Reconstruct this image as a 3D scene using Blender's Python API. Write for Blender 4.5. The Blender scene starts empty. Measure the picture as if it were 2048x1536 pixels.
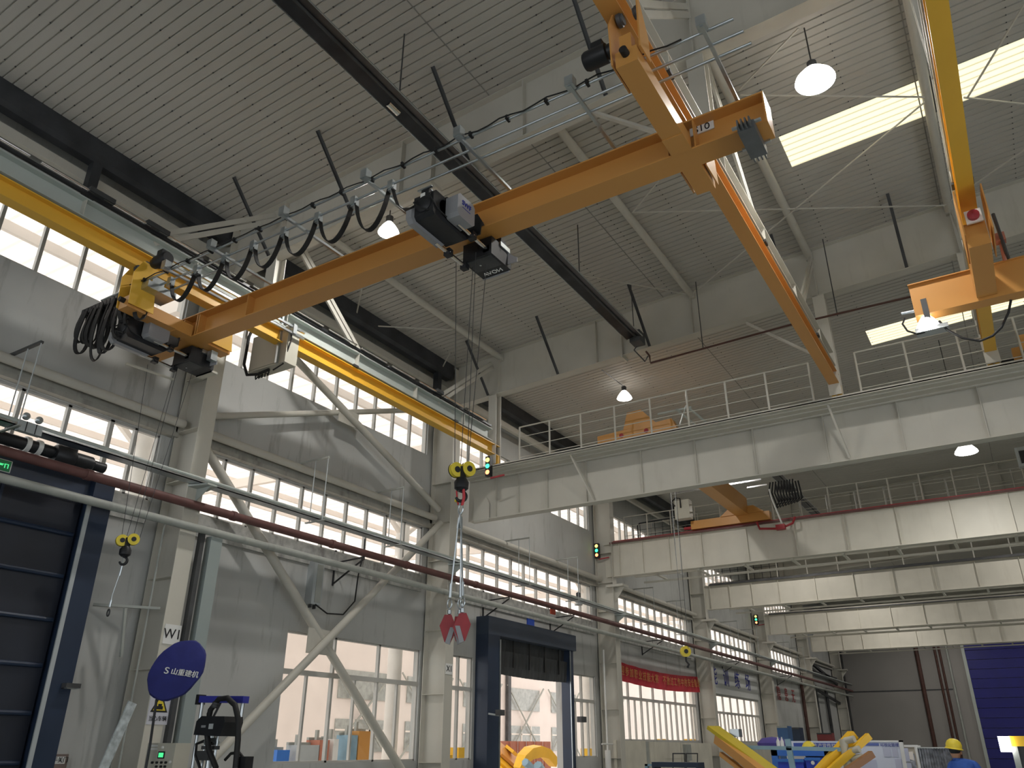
import bpy, math, random
from mathutils import Vector, Matrix
random.seed(7)
S = bpy.context.scene
COL = S.collection
# ------------------------------------------------------------------ camera
F = 1581.0
RM = ((0.84987257, 0.21690252, 0.48028107), (0.52697943, -0.35506399, -0.77215429), (0.0030483, 0.909331, -0.41606231))
CAM = Vector((0, 0, 1.65))
cd = bpy.data.cameras.new('camera'); cam = bpy.data.objects.new('camera', cd); COL.objects.link(cam)
cd.sensor_width = 36; cd.lens = F / 2048 * 36; cd.clip_end = 400; cd.clip_start = .05
m4 = Matrix(RM).to_4x4(); m4.translation = CAM; cam.matrix_world = m4
S.camera = cam
# ------------------------------------------------------------------ light
S.view_settings.view_transform = 'Standard'; S.view_settings.look = 'None'
S.view_settings.gamma = 1; S.view_settings.use_curve_mapping = False
S.view_settings.exposure = 0.12
S.cycles.use_denoising = True
S.cycles.max_bounces = 8; S.cycles.diffuse_bounces = 5; S.cycles.transparent_max_bounces = 12
W = bpy.data.worlds.new('sky'); S.world = W; W.use_nodes = True
bg = W.node_tree.nodes['Background']
bg.inputs[0].default_value = (0.93, 0.97, 1.0, 1); bg.inputs[1].default_value = 2.2

sl = bpy.data.lights.new('sun', 'SUN'); sl.energy = 4.0; sl.angle = .03; sl.color = (1, .95, .88)
so = bpy.data.objects.new('sun', sl); so.rotation_euler = Vector((-.62, .12, -.78)).to_track_quat('-Z', 'Y').to_euler(); COL.objects.link(so)

def area_light(name, loc, rot, sx, sy, e, col=(1, 1, 1)):
    l = bpy.data.lights.new(name, 'AREA'); l.shape = 'RECTANGLE'; l.size = sx; l.size_y = sy; l.energy = e; l.color = col
    o = bpy.data.objects.new(name, l); o.location = loc; o.rotation_euler = rot; COL.objects.link(o); return o

# ------------------------------------------------------------------ helpers
def ray(u, v):
    return Matrix(RM) @ Vector((u - 1024, 768 - v, -F))
def P(u, v, a, c):            # point of the plane  axis a = c  seen at (u, v)
    r = ray(u, v); return CAM + r * ((c - CAM[a]) / r[a])
def PX(u, v, c): return P(u, v, 0, c)
def PY(u, v, c): return P(u, v, 1, c)
def PZ(u, v, c): return P(u, v, 2, c)
def roofz(x): return 14.3 + .05 * x
def PR(u, v, off=0):
    r = ray(u, v); return CAM + r * ((14.3 - off - CAM.z) / (r.z - .05 * r.x))
def V(*a): return Vector(a)

MATS = {}
def mat(name, col, rough=.6, metal=0, var=.08, scale=1.5, bump=0, emis=None, es=0, stains=0, stain_col=(.12, .11, .1), trans=0):
    if name in MATS: return MATS[name]
    m = bpy.data.materials.new(name); m.use_nodes = True; nt = m.node_tree; N = nt.nodes; L = nt.links
    b = N['Principled BSDF']; b.inputs['Roughness'].default_value = rough; b.inputs['Metallic'].default_value = metal
    b.inputs['Base Color'].default_value = (*col, 1)
    if var or stains:
        tc = N.new('ShaderNodeTexCoord'); nz = N.new('ShaderNodeTexNoise'); nz.inputs['Scale'].default_value = scale
        nz.inputs['Detail'].default_value = 5; L.new(tc.outputs['Object'], nz.inputs['Vector'])
        cr = N.new('ShaderNodeValToRGB'); cr.color_ramp.elements[0].position = .3; cr.color_ramp.elements[1].position = .7
        cr.color_ramp.elements[0].color = (*[c * (1 - var) for c in col], 1); cr.color_ramp.elements[1].color = (*[min(1, c * (1 + var)) for c in col], 1)
        L.new(nz.outputs['Fac'], cr.inputs[0]); out = cr.outputs[0]
        if stains:
            mp = N.new('ShaderNodeMapping'); mp.inputs['Scale'].default_value = (1.2, 1.2, .18); L.new(tc.outputs['Object'], mp.inputs[0])
            n2 = N.new('ShaderNodeTexNoise'); n2.inputs['Scale'].default_value = 2.2; n2.inputs['Detail'].default_value = 8; n2.inputs['Roughness'].default_value = .65
            L.new(mp.outputs[0], n2.inputs['Vector'])
            r2 = N.new('ShaderNodeValToRGB'); r2.color_ramp.elements[0].position = .56; r2.color_ramp.elements[1].position = .74
            r2.color_ramp.elements[0].color = (0, 0, 0, 1); r2.color_ramp.elements[1].color = (stains, stains, stains, 1)
            L.new(n2.outputs['Fac'], r2.inputs[0])
            mx = N.new('ShaderNodeMixRGB'); L.new(r2.outputs[0], mx.inputs[0]); L.new(out, mx.inputs[1]); mx.inputs[2].default_value = (*stain_col, 1)
            out = mx.outputs[0]
        L.new(out, b.inputs['Base Color'])
        if bump:
            bp = N.new('ShaderNodeBump'); bp.inputs['Strength'].default_value = bump; bp.inputs['Distance'].default_value = .02
            L.new(nz.outputs['Fac'], bp.inputs['Height']); L.new(bp.outputs[0], b.inputs['Normal'])
    if emis:
        b.inputs['Emission Color'].default_value = (*emis, 1); b.inputs['Emission Strength'].default_value = es
    MATS[name] = m; return m
def glass_mat():
    m = bpy.data.materials.new('window_glass'); m.use_nodes = True; N = m.node_tree.nodes; L = m.node_tree.links
    N.remove(N['Principled BSDF']); o = N['Material Output']
    t = N.new('ShaderNodeBsdfTransparent'); t.inputs[0].default_value = (.9, .92, .91, 1)
    g = N.new('ShaderNodeBsdfGlossy'); g.inputs['Roughness'].default_value = .08
    x = N.new('ShaderNodeMixShader'); x.inputs[0].default_value = .06; L.new(t.outputs[0], x.inputs[1]); L.new(g.outputs[0], x.inputs[2]); L.new(x.outputs[0], o.inputs[0])
    MATS['glass'] = m; return m
def translucent_mat(name, col):
    m = bpy.data.materials.new(name); m.use_nodes = True; N = m.node_tree.nodes; L = m.node_tree.links
    N.remove(N['Principled BSDF']); o = N['Material Output']
    t = N.new('ShaderNodeBsdfTranslucent'); t.inputs[0].default_value = (*col, 1)
    d = N.new('ShaderNodeBsdfDiffuse'); d.inputs[0].default_value = (*col, 1)
    x = N.new('ShaderNodeMixShader'); x.inputs[0].default_value = .3; L.new(t.outputs[0], x.inputs[1]); L.new(d.outputs[0], x.inputs[2]); L.new(x.outputs[0], o.inputs[0])
    return m
glass = glass_mat(); skyl = translucent_mat('skylight_sheet', (.62, .56, .38))
CEIL = mat('roof_sheet', (.47, .45, .41), .55, 0, .06, .4)
WALL = mat('wall_plaster', (.47, .475, .46), .85, 0, .08, .6, .1, stains=.75, stain_col=(.2, .19, .17))
WALLR = mat('wall_concrete', (.42, .42, .40), .9, 0, .25, 6, .3, stains=.9, stain_col=(.1, .095, .09))
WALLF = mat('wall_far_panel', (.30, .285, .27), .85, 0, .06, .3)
FLOOR = mat('floor_epoxy', (.30, .33, .31), .35, 0, .1, .5)
STEEL = mat('white_steel', (.54, .52, .46), .5, 0, .05, 1.2, stains=.25, stain_col=(.3, .27, .22))
STEELW = mat('warm_white_steel', (.60, .575, .50), .5, 0, .05, 1.2, stains=.2, stain_col=(.35, .3, .24))
STEELG = mat('grey_green_steel', (.45, .49, .46), .5, 0, .05, 1.2)
GREYP = mat('grey_pipe', (.36, .375, .345), .5, 0, .1, 3, stains=.4)
ORANGE = mat('orange_paint', (.60, .29, .075), .38, 0, .03, .8)
YELLOW = mat('yellow_paint', (.80, .46, .05), .4, 0, .05, .8)
RED = mat('red_oxide', (.13, .055, .05), .6, 0, .15, 4, stains=.3)
REDP = mat('red_paint', (.36, .03, .04), .45, 0, .12, 8)
REDB = mat('red_bright', (.55, .03, .04), .5, 0, .05, 4)
BLACK = mat('black_metal', (.018, .019, .022), .45, .2, .2, 6)
BLKR = mat('black_rubber', (.009, .009, .010), .62, 0, .1, 6)
DARK = mat('dark_steel', (.07, .072, .075), .6, .3, .3, 2)
GUT = mat('dark_gutter_metal', (.05, .053, .06), .5, .3, .35, 1.5)
HEAT = mat('heater_reflector', (.045, .045, .05), .4, .5, .3, 2)
NAVY = mat('navy_door_fabric', (.014, .018, .03), .5, 0, .2, 1.2)
NAVYP = mat('navy_paint', (.018, .032, .065), .45, 0, .1, 1)
BLUE = mat('blue_door_panel', (.010, .010, .17), .5, 0, .1, 1)
BLUEF = mat('blue_cloth', (.02, .025, .17), .8, 0, .12, 4, .3)
BLUEP = mat('bright_blue_paint', (.03, .16, .55), .4, 0, .08, 3)
SKYB = mat('pale_blue_steel', (.22, .36, .46), .5, .1, .08, 3)
CHROME = mat('chrome', (.75, .75, .76), .18, 1, 0)
GALV = mat('galvanised', (.50, .54, .56), .32, .9, .1, 6)
GREY = mat('hoist_grey', (.30, .305, .32), .4, .1, .05, 3)
LGREY = mat('light_grey_paint', (.42, .45, .46), .5, 0, .05, 3)
BEIGE = mat('beige_enamel', (.52, .50, .42), .5, 0, .04, 2)
WHITE = mat('white_paint', (.75, .75, .73), .5, 0, .03, 2)
WHITEB = mat('whiteboard', (.62, .66, .78), .35, 0, .04, 2)
YEL2 = mat('safety_yellow', (.78, .62, .05), .45, 0, .06, 6)
YELM = mat('machine_yellow', (.85, .50, .02), .45, 0, .06, 2)
DKCUR = mat('curtain_dark', (.045, .048, .05), .7, 0, .25, 2, .3)
CONT = mat('container_red', (.45, .17, .11), .6, 0, .1, 2)
PINK = mat('opposite_cladding', (.78, .72, .68), .7, 0, .05, .5)
CREAM = mat('canopy_sheet', (.86, .80, .74), .7, 0, .05, .5)
GRND = mat('yard_ground', (.75, .73, .70), .9, 0, .1, .3)
SKIN = mat('skin', (.50, .28, .18), .6, 0, .05, 6)
WORK = mat('blue_workwear', (.03, .10, .42), .8, 0, .12, 9, .4)
FILM = mat('clear_film', (.28, .29, .32), .2, .2, .5, 9, .6)
GREEN = mat('green_light', (.02, .5, .15), .4, emis=(.05, 1, .35), es=2.5, var=0)
REDL = mat('red_light', (.6, .1, .05), .4, emis=(1, .28, .12), es=3, var=0)
AMB = mat('amber_light', (.6, .4, .05), .4, emis=(1, .8, .2), es=2, var=0)
LCD = mat('green_screen', (.05, .5, .2), .4, emis=(.1, 1, .35), es=.8, var=0)
LAMPW = mat('lamp_lens', (1, 1, 1), .4, emis=(1, .97, .93), es=9, var=0)
LAMPB = mat('lamp_dome_lit', (1, 1, 1), .4, emis=(1, .96, .9), es=3.5, var=0)
BROWN = mat('brown_pipe', (.075, .03, .022), .6, 0, .15, 3)
INK = mat('black_ink', (.01, .01, .012), .6, var=0)
GOLD = mat('gold_print', (.50, .24, .06), .6, var=0)
INKR = mat('red_ink', (.42, .06, .06), .6, var=0)
INKB = mat('blue_ink', (.02, .03, .30), .6, var=0)

class MB:
    def __init__(s): s.v = []; s.f = []
    def add(s, vs, fs):
        n = len(s.v); s.v += [Vector(p) for p in vs]; s.f += [[i + n for i in f] for f in fs]; return s
    def box(s, x0, x1, y0, y1, z0, z1):
        return s.add([(x0, y0, z0), (x1, y0, z0), (x1, y1, z0), (x0, y1, z0), (x0, y0, z1), (x1, y0, z1), (x1, y1, z1), (x0, y1, z1)],
                     [(0, 3, 2, 1), (4, 5, 6, 7), (0, 1, 5, 4), (1, 2, 6, 5), (2, 3, 7, 6), (3, 0, 4, 7)])
    def frame(s, a, b, up=(0, 0, 1)):
        d = (Vector(b) - Vector(a)).normalized(); u = Vector(up)
        if abs(d.dot(u)) > .98: u = Vector((0, 1, 0))
        r = d.cross(u).normalized(); u = r.cross(d).normalized(); return d, r, u
    def bar(s, a, b, w, h=None, up=(0, 0, 1), oz=0, ox=0):
        h = w if h is None else h; a = Vector(a); b = Vector(b); d, r, u = s.frame(a, b, up)
        o = u * oz + r * ox; vs = []
        for p in (a, b):
            for i, j in ((-1, -1), (1, -1), (1, 1), (-1, 1)): vs.append(p + o + r * (i * w / 2) + u * (j * h / 2))
        return s.add(vs, [(0, 1, 2, 3), (7, 6, 5, 4), (0, 4, 5, 1), (1, 5, 6, 2), (2, 6, 7, 3), (3, 7, 4, 0)])
    def ibeam(s, a, b, w, h, tf=.02, tw=.015, up=(0, 0, 1)):
        s.bar(a, b, w, tf, up, h / 2 - tf / 2); s.bar(a, b, w, tf, up, -h / 2 + tf / 2); s.bar(a, b, tw, h - 2 * tf, up); return s
    def tube(s, pts, r, n=10, cap=True):
        pts = [Vector(p) for p in pts]; R = r if isinstance(r, (list, tuple)) else [r] * len(pts); vs = []; k = len(pts); pr = None
        for i, p in enumerate(pts):
            d = (pts[min(i + 1, k - 1)] - pts[max(i - 1, 0)]).normalized()
            if pr is None: pr = d.orthogonal().normalized()
            pr = (pr - d * pr.dot(d));
            pr = pr.normalized() if pr.length > 1e-6 else d.orthogonal().normalized()
            q = d.cross(pr)
            for j in range(n):
                t = 2 * math.pi * j / n; vs.append(p + (pr * math.cos(t) + q * math.sin(t)) * R[i])
        fs = [(i * n + j, i * n + (j + 1) % n, (i + 1) * n + (j + 1) % n, (i + 1) * n + j) for i in range(k - 1) for j in range(n)]
        if cap: fs += [tuple(reversed(range(n))), tuple(range((k - 1) * n, k * n))]
        return s.add(vs, fs)
    def ribbon(s, pts, side, w, t):       # flat strap
        side = Vector(side).normalized(); pts = [Vector(p) for p in pts]; vs = []; k = len(pts)
        for i, p in enumerate(pts):
            d = (pts[min(i + 1, k - 1)] - pts[max(i - 1, 0)]).normalized(); n = d.cross(side).normalized()
            for a, b in ((-1, -1), (1, -1), (1, 1), (-1, 1)): vs.append(p + side * (a * w / 2) + n * (b * t / 2))
        fs = [(i * 4 + j, i * 4 + (j + 1) % 4, (i + 1) * 4 + (j + 1) % 4, (i + 1) * 4 + j) for i in range(k - 1) for j in range(4)]
        return s.add(vs, fs + [(3, 2, 1, 0), ((k - 1) * 4, (k - 1) * 4 + 1, (k - 1) * 4 + 2, (k - 1) * 4 + 3)])
    def lathe(s, c, prof, axis=(0, 0, 1), n=24):   # prof: (radius, along)
        c = Vector(c); ax = Vector(axis).normalized(); a = ax.orthogonal().normalized(); b = ax.cross(a); vs = []
        for r, h in prof:
            for j in range(n):
                t = 2 * math.pi * j / n; vs.append(c + ax * h + (a * math.cos(t) + b * math.sin(t)) * max(r, .0005))
        k = len(prof)
        fs = [(i * n + j, i * n + (j + 1) % n, (i + 1) * n + (j + 1) % n, (i + 1) * n + j) for i in range(k - 1) for j in range(n)]
        return s.add(vs, fs)
    def prism(s, poly, d):                # polygon (3D points) extruded by vector d
        n = len(poly); d = Vector(d); vs = [Vector(p) for p in poly] + [Vector(p) + d for p in poly]
        return s.add(vs, [tuple(reversed(range(n))), tuple(range(n, 2 * n))] + [(i, (i + 1) % n, (i + 1) % n + n, i + n) for i in range(n)])
    def make(s, name, m, off=(0, 0, 0), smooth=False):
        me = bpy.data.meshes.new(name); o_ = Vector(off); me.from_pydata([tuple(p - o_) for p in s.v], [], s.f); me.update()
        if isinstance(m, (list, tuple)):
            for q in m: me.materials.append(q)
        else: me.materials.append(m)
        import bmesh
        bm = bmesh.new(); bm.from_mesh(me); bmesh.ops.recalc_face_normals(bm, faces=bm.faces); bm.to_mesh(me); bm.free()
        ob = bpy.data.objects.new(name, me); COL.objects.link(ob)
        if smooth:
            for p in me.polygons: p.use_smooth = True
            try: me.set_sharp_from_angle(angle=math.radians(40))
            except Exception: pass
        return ob
def setp(o, label, cat, group=None, kind=None):
    if label: o['label'] = label
    if cat: o['category'] = cat
    if group: o['group'] = group
    if kind: o['kind'] = kind
class T: # a thing: Empty at its base, parts parented to it
    def __init__(s, name, label, cat, loc, group=None, kind=None):
        s.loc = Vector(loc); s.o = bpy.data.objects.new(name, None); s.o.empty_display_size = .2; s.o.location = loc; COL.objects.link(s.o)
        setp(s.o, label, cat, group, kind)
    def add(s, name, mb, m, parent=None, smooth=False, label=None, kind=None):
        ob = mb.make(name, m, s.loc, smooth); ob.parent = parent or s.o
        if label: ob['label'] = label
        if kind: ob['kind'] = kind
        return ob
def one(name, label, cat, mb, m, group=None, smooth=False, kind=None):
    b = [min(p[i] for p in mb.v) for i in range(3)]; t = [max(p[i] for p in mb.v) for i in range(3)]
    off = Vector(((b[0] + t[0]) / 2, (b[1] + t[1]) / 2, b[2])); ob = mb.make(name, m, off, smooth); ob.location = off
    setp(ob, label, cat, group, kind); return ob
def struct(name, mb, m, parent=None, smooth=False):
    ob = mb.make(name, m, (0, 0, 0), smooth)
    if parent: ob.parent = parent
    else: ob['kind'] = 'structure'
    return ob
def text(name, body, loc, rx, ux, size, m, parent_T=None, parent=None, ext=.004, sx=1, align='CENTER'):
    """letters on a surface: rx = reading direction, ux = up of the letters"""
    cu = bpy.data.curves.new(name, 'FONT'); cu.body = body; cu.size = size; cu.extrude = ext; cu.align_x = align; cu.align_y = 'CENTER'
    tmp = bpy.data.objects.new(name, cu); COL.objects.link(tmp); bpy.context.view_layer.update()
    me = bpy.data.meshes.new_from_object(tmp.evaluated_get(bpy.context.evaluated_depsgraph_get())); bpy.data.objects.remove(tmp)
    me.materials.clear(); me.materials.append(m); o = bpy.data.objects.new(name, me); COL.objects.link(o)
    rx = Vector(rx).normalized(); ux = Vector(ux); ux = (ux - rx * rx.dot(ux)).normalized(); nz = rx.cross(ux)
    M = Matrix((rx * sx, ux, nz)).transposed().to_4x4(); M.translation = Vector(loc) - (parent_T.loc if parent_T else Vector((0, 0, 0)))
    o.matrix_world = M
    if parent or parent_T:
        o.parent = parent or parent_T.o
        o.matrix_parent_inverse = Matrix(); o.matrix_basis = M
    return o

# ================================================================== SETTING
YN, YE = 1.0, 83.0          # first and last y of the hall
XR = 15.0
# ceiling: ribbed sheets, ribs every .2 m running across the hall
def ribbed(y0, y1, x0, x1, dz=0):
    mb = MB(); n = int(round((y1 - y0) / .2)); prof = []
    for i in range(n):
        y = y0 + i * .2; prof += [(y, 0), (y + .165, 0), (y + .172, .03), (y + .193, .03)]
    prof.append((y0 + n * .2, 0)); vs = []; fs = []
    for (y, h) in prof:
        vs += [(x0, y, roofz(x0) + h + dz), (x1, y, roofz(x1) + h + dz)]
    for i in range(len(prof) - 1): fs.append((2 * i, 2 * i + 1, 2 * i + 3, 2 * i + 2))
    return mb.add(vs, fs)
cm = MB()
for (a, b, x1) in ((YN, 15.0, XR), (15.0, 16.2, -2.25), (16.2, 25.8, XR), (25.8, 27.0, -2.25), (27.0, YE, XR)):
    q = ribbed(a, b, -15.5, x1); cm.add(q.v, q.f)
q = MB().add([(-15.6, YN, roofz(-15.6) + .06), (XR, YN, roofz(XR) + .06), (XR, 15, roofz(XR) + .06), (-15.6, 15, roofz(-15.6) + .06)], [(0, 1, 2, 3)])
cm.add(q.v, q.f)
ceil = struct('ceiling', cm, CEIL)
fm = MB()
for k in range(0, 20):
    x = -14.2 + 1.5 * k
    if x > 6: break
    for i in range(0, 150):
        y = YN + 3 + i * .2 - .1
        if 14.9 < y < 16.3 and x > -2.3: continue
        if y > 20 and i % 2: continue
        z = roofz(x); fm.box(x - .011, x + .011, y + .06, y + .082, z - .014, z + .005)
ob = struct('fastener', fm, DARK, ceil); ob['kind'] = 'stuff'
jm = MB()
for x in (-7.0, .6):
    jm.box(x - .012, x + .012, YN, YE, roofz(x) - .006, roofz(x) + .004)
struct('sheet_joint', jm, mat('joint_shadow_strip', (.25, .24, .22), .7, var=.2), ceil)
for n_, (y0) in enumerate((15.0, 25.8)):
    q = ribbed(y0, y0 + 1.2, -2.25, XR, 0)
    struct('window_%d' % (20 + n_), q, skyl)
    qq = MB().bar((.9, y0, roofz(.9) - .0), (.9, y0 + 1.2, roofz(.9)), .1, .03)
    struct('trim_%d' % (20 + n_), qq, DARK)
# roof and left wall going on behind the camera, added to cut daylight there
rb = MB().add([(-15.6, -16, roofz(-15.6)), (XR, -16, roofz(XR)), (XR, YN, roofz(XR)), (-15.6, YN, roofz(-15.6))], [(0, 1, 2, 3)])
rb.add([(-15.6, -16, roofz(-15.6) + .06), (XR, -16, roofz(XR) + .06), (XR, YN, roofz(XR) + .06), (-15.6, YN, roofz(-15.6) + .06)], [(0, 1, 2, 3)])
struct('ceiling', rb, CEIL)
struct('wall_left', MB().box(-15.75, -15.5, -16, 2, 0, 13.55), WALL)
struct('wall_rear', MB().box(-15.75, XR, -16.3, -16, 7.0, 15.1).box(7, XR, -16.3, -16, 0, 7.0), mat('wall_rear_paint', (.3, .3, .28), .9))  # unseen rear wall, added part closed to hold down daylight from behind
# floor
struct('floor', MB().box(-15.75, XR, -16, YE, -.1, 0), FLOOR)
# left wall with its openings (y0, y1, z0, z1)
openings = []
bays = [(2.2, 10.0), (11.0, 19.6), (20.4, 31.5), (33.4, 43.3), (45.4, 55.4), (57.4, 67.3)]
for (a, b) in bays:
    openings.append((a, b, 10.41, 11.75)); openings.append((a, b, 6.47, 7.97))
openings[1] = (8.85, 10.0, 6.47, 7.97); openings.append((2.2, 8.85, 6.55, 7.97))
low = [(14.42, 19.77, 1.25, 4.25), (21.15, 22.56, 1.25, 4.27), (29.35, 31.5, 1.25, 4.27), (33.55, 43.65, 1.88, 4.6), (45.5, 55.3, 1.9, 4.32)]
openings += low; openings.append((23.4, 28.6, 0, 5.2))
def wall(x0, x1, y0, y1, z0, z1, ops):
    mb = MB(); ys = sorted({y0, y1} | {v for o in ops for v in o[:2] if y0 < v < y1}); zs = sorted({z0, z1} | {v for o in ops for v in o[2:] if z0 < v < z1})
    for i in range(len(ys) - 1):
        run = None
        for j in range(len(zs) - 1):
            cy, cz = (ys[i] + ys[i + 1]) / 2, (zs[j] + zs[j + 1]) / 2
            solid = not any(o[0] < cy < o[1] and o[2] < cz < o[3] for o in ops)
            if solid and run is None: run = zs[j]
            if run is not None and (not solid or j == len(zs) - 2):
                mb.box(x0, x1, ys[i], ys[i + 1], run, zs[j + 1] if solid else zs[j]); run = None
    return mb
struct('wall_left', wall(-15.75, -15.5, 2, YE + .3, 0, 13.55, openings), WALL)
# raw concrete band under the middle windows, ledge over them
lm = MB(); lr = MB()
for (a, b) in bays + [(69.0, 82.5)]:
    lm.box(-15.5, -15.32, a - .3, b + .3, 7.99, 8.1)
    lm.box(-15.5, -15.40, a - .3, b + .3, 8.1, 8.42)
    if a > 9: lr.box(-15.5, -15.455, a, b, 5.95, 6.45)
lr.box(-15.5, -15.455, 8.95, 10.0, 5.95, 6.45)
struct('trim_1', lm, mat('ledge_paint', (.36, .35, .31), .8, 0, .15, 2, stains=.6))
struct('trim_2', lr, WALLR)
tm = MB()
for y in (2.2, 11, 20.4, 33.4, 45.4, 57.4): pass
tm.box(-15.5, -15.47, 10.9, 14.3, 4.55, 4.7); tm.box(-15.5, -15.47, 9.0, 10.1, 4.3, 4.45)
# pilaster boxes beside the far columns
pm = MB()
for y in (32.0, 44.0, 56.0, 68.0):
    pm.box(-15.5, -15.1, y + .25, y + 1.35, 0, 8.2)
struct('trim_3', pm, mat('pilaster_paint', (.62, .60, .55), .8, 0, .08, 1, stains=.4))
# windows
wn = 1
def window(y0, y1, z0, z1, pitch, transom=None, mid=None, n=None):
    global wn
    fm = MB(); w = .045; x0, x1 = -15.66, -15.56
    for (a, b) in ((y0, y0 + w), (y1 - w, y1)): fm.box(x0, x1, a, b, z0, z1)
    fm.box(x0, x1, y0, y1, z0, z0 + w); fm.box(x0, x1, y0, y1, z1 - w, z1)
    k = n or max(1, round((y1 - y0) / pitch)); p = (y1 - y0) / k
    for i in range(1, k): fm.box(x0, x1, y0 + i * p - .035, y0 + i * p + .035, z0, z1)
    if transom: fm.box(x0 - .01, x1 + .02, y0, y1, transom - .06, transom + .06)
    if mid:
        for i in range(k): fm.box(x0, x1 - .02, y0 + (i + .5) * p - .03, y0 + (i + .5) * p + .03, z0, transom)
    fr = struct('window_%d' % wn, fm, mat('window_frame', (.50, .49, .46), .5, 0, .05, 2)); wn += 1
    g = MB(); g.add([(-15.62, y0, z0), (-15.62, y1, z0), (-15.62, y1, z1), (-15.62, y0, z1)], [(0, 1, 2, 3)])
    pa = struct('pane', g, glass, fr)
for (a, b) in bays:
    window(a, b, 10.41, 11.75, .85)
    if a > 5: window(a, b, 6.47, 7.97, .89)
window(2.2, 8.85, 6.55, 7.97, .89); window(8.85, 10.0, 6.47, 7.97, .6)
window(*low[0], 1.8, 3.3, True, 3); window(*low[1], 1.4, 3.3, False, 2); window(*low[2], 1.1, 3.3, True, 2)
window(*low[3], 1.45, 3.6, True, 7); window(*low[4], 1.4, 3.4, True, 7)
# far wall, right wall
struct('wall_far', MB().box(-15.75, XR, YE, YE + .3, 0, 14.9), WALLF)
struct('wall_right', wall(XR, XR + .3, -16, YE + .3, 0, 15.1, [(-13, 13, 0, 6.5)]), mat('wall_right_paint', (.18, .18, .17), .9))  # unseen; dark wall dims the right, added opening lights the left wall
fs = MB().box(-15.3, -6.2, YE - .03, YE, 6.2, 6.3); struct('trim_4', fs, DARK)
# blue folding door on the far wall
dm = MB()
for i in range(14): dm.box(-4.65, 6.0, YE - .16, YE - .02, .02 + i * .78, .76 + i * .78)
d3 = struct('door_3', dm, BLUE); d3['label'] = 'blue panelled folding door on far wall'
struct('trim_5', MB().box(-4.9, -4.65, YE - .25, YE, 0, 11), STEELG)
# dark blue roller door at left, in front of the left wall
dm = MB(); dm.box(-15.36, -15.30, 1.5, 8.45, 0, 6.1)
d1 = struct('door_1', dm, NAVY)
bm_ = MB()
for z in (.55, 1.35, 2.15, 2.95, 3.75, 4.55, 5.35): bm_.tube([(-15.27, 1.5, z), (-15.27, 8.4, z)], .045, 8)
for y in (5.2, 6.9): bm_.box(-15.3, -15.27, y, y + .05, 0, 6.1)
struct('door_batten', bm_, NAVYP, d1, True)
fm_ = MB(); fm_.box(-15.5, -15.05, 8.5, 8.92, 0, 6.5); fm_.box(-15.5, -15.2, 1.5, 8.92, 6.1, 6.55)
struct('door_frame', fm_, NAVYP, d1)
struct('guide_rail', MB().box(-15.05, -15.02, 8.42, 8.5, 0, 6.1), LGREY, d1)
sh = MB(); sh.tube([(-15.1, 2, 6.75), (-15.1, 7.6, 6.75)], .12, 12)
struct('winding_shaft', sh, BLACK, d1, True)
mo = MB(); mo.lathe((-15.05, 7.55, 6.72), [(0, 0), (.17, 0), (.2, .05), (.2, .35), (.15, .4), (.15, .75), (.1, .8), (.1, 1.05), (0, 1.05)], (0, 1, 0), 16)
mo.box(-15.2, -14.95, 7.75, 7.95, 6.85, 7.02); struct('door_motor', mo, BLACK, d1, True)
cl = MB()
for y in (7.0, 7.22): cl.lathe((-15.1, y, 6.75), [(.125, 0), (.155, 0), (.155, .08), (.125, .08)], (0, 1, 0), 14)
struct('shaft_collar', cl, WHITE, d1, True)
# yellow door 2 with header box, raised dark curtain
dm = MB(); dm.box(-15.52, -15.0, 22.7, 28.95, 5.02, 5.6)
d2 = struct('door_2', dm, mat('door_hood', (.03, .045, .075), .4, 0, .1, 1))
dj = MB(); dj.box(-15.5, -15.0, 22.7, 23.42, 0, 5.02); dj.box(-15.5, -15.12, 28.6, 28.9, 0, 5.02); struct('jamb', dj, NAVYP, d2)
struct('guide_rail', MB().box(-14.99, -14.96, 23.36, 23.42, 0, 4.9).box(-15.1, -15.07, 28.55, 28.6, 0, 5), GALV, d2)
cu = MB(); n = 60
for (z0, z1, xo, amp) in ((4.55, 5.05, -15.4, .01), (4.05, 4.6, -15.28, .03), (3.86, 4.1, -15.3, .02)):
    vs = []
    for i in range(n + 1):
        y = 23.4 + 5.2 * i / n; a = amp * math.sin(i * 1.9) + amp * .6 * math.sin(i * .7)
        vs += [(xo + a, y, z0 - .05 * math.sin(math.pi * i / n)), (xo + .04 + a, y, z1)]
    cu.add(vs, [(2 * i, 2 * i + 2, 2 * i + 3, 2 * i + 1) for i in range(n)])
struct('rolled_curtain', cu, DKCUR, d2)
sb = MB()
for y in (24.6, 25.7, 26.8, 27.9): sb.box(-15.24, -15.21, y, y + .05, 4.1, 5.0)
struct('curtain_strap', sb, BLKR, d2)

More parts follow.
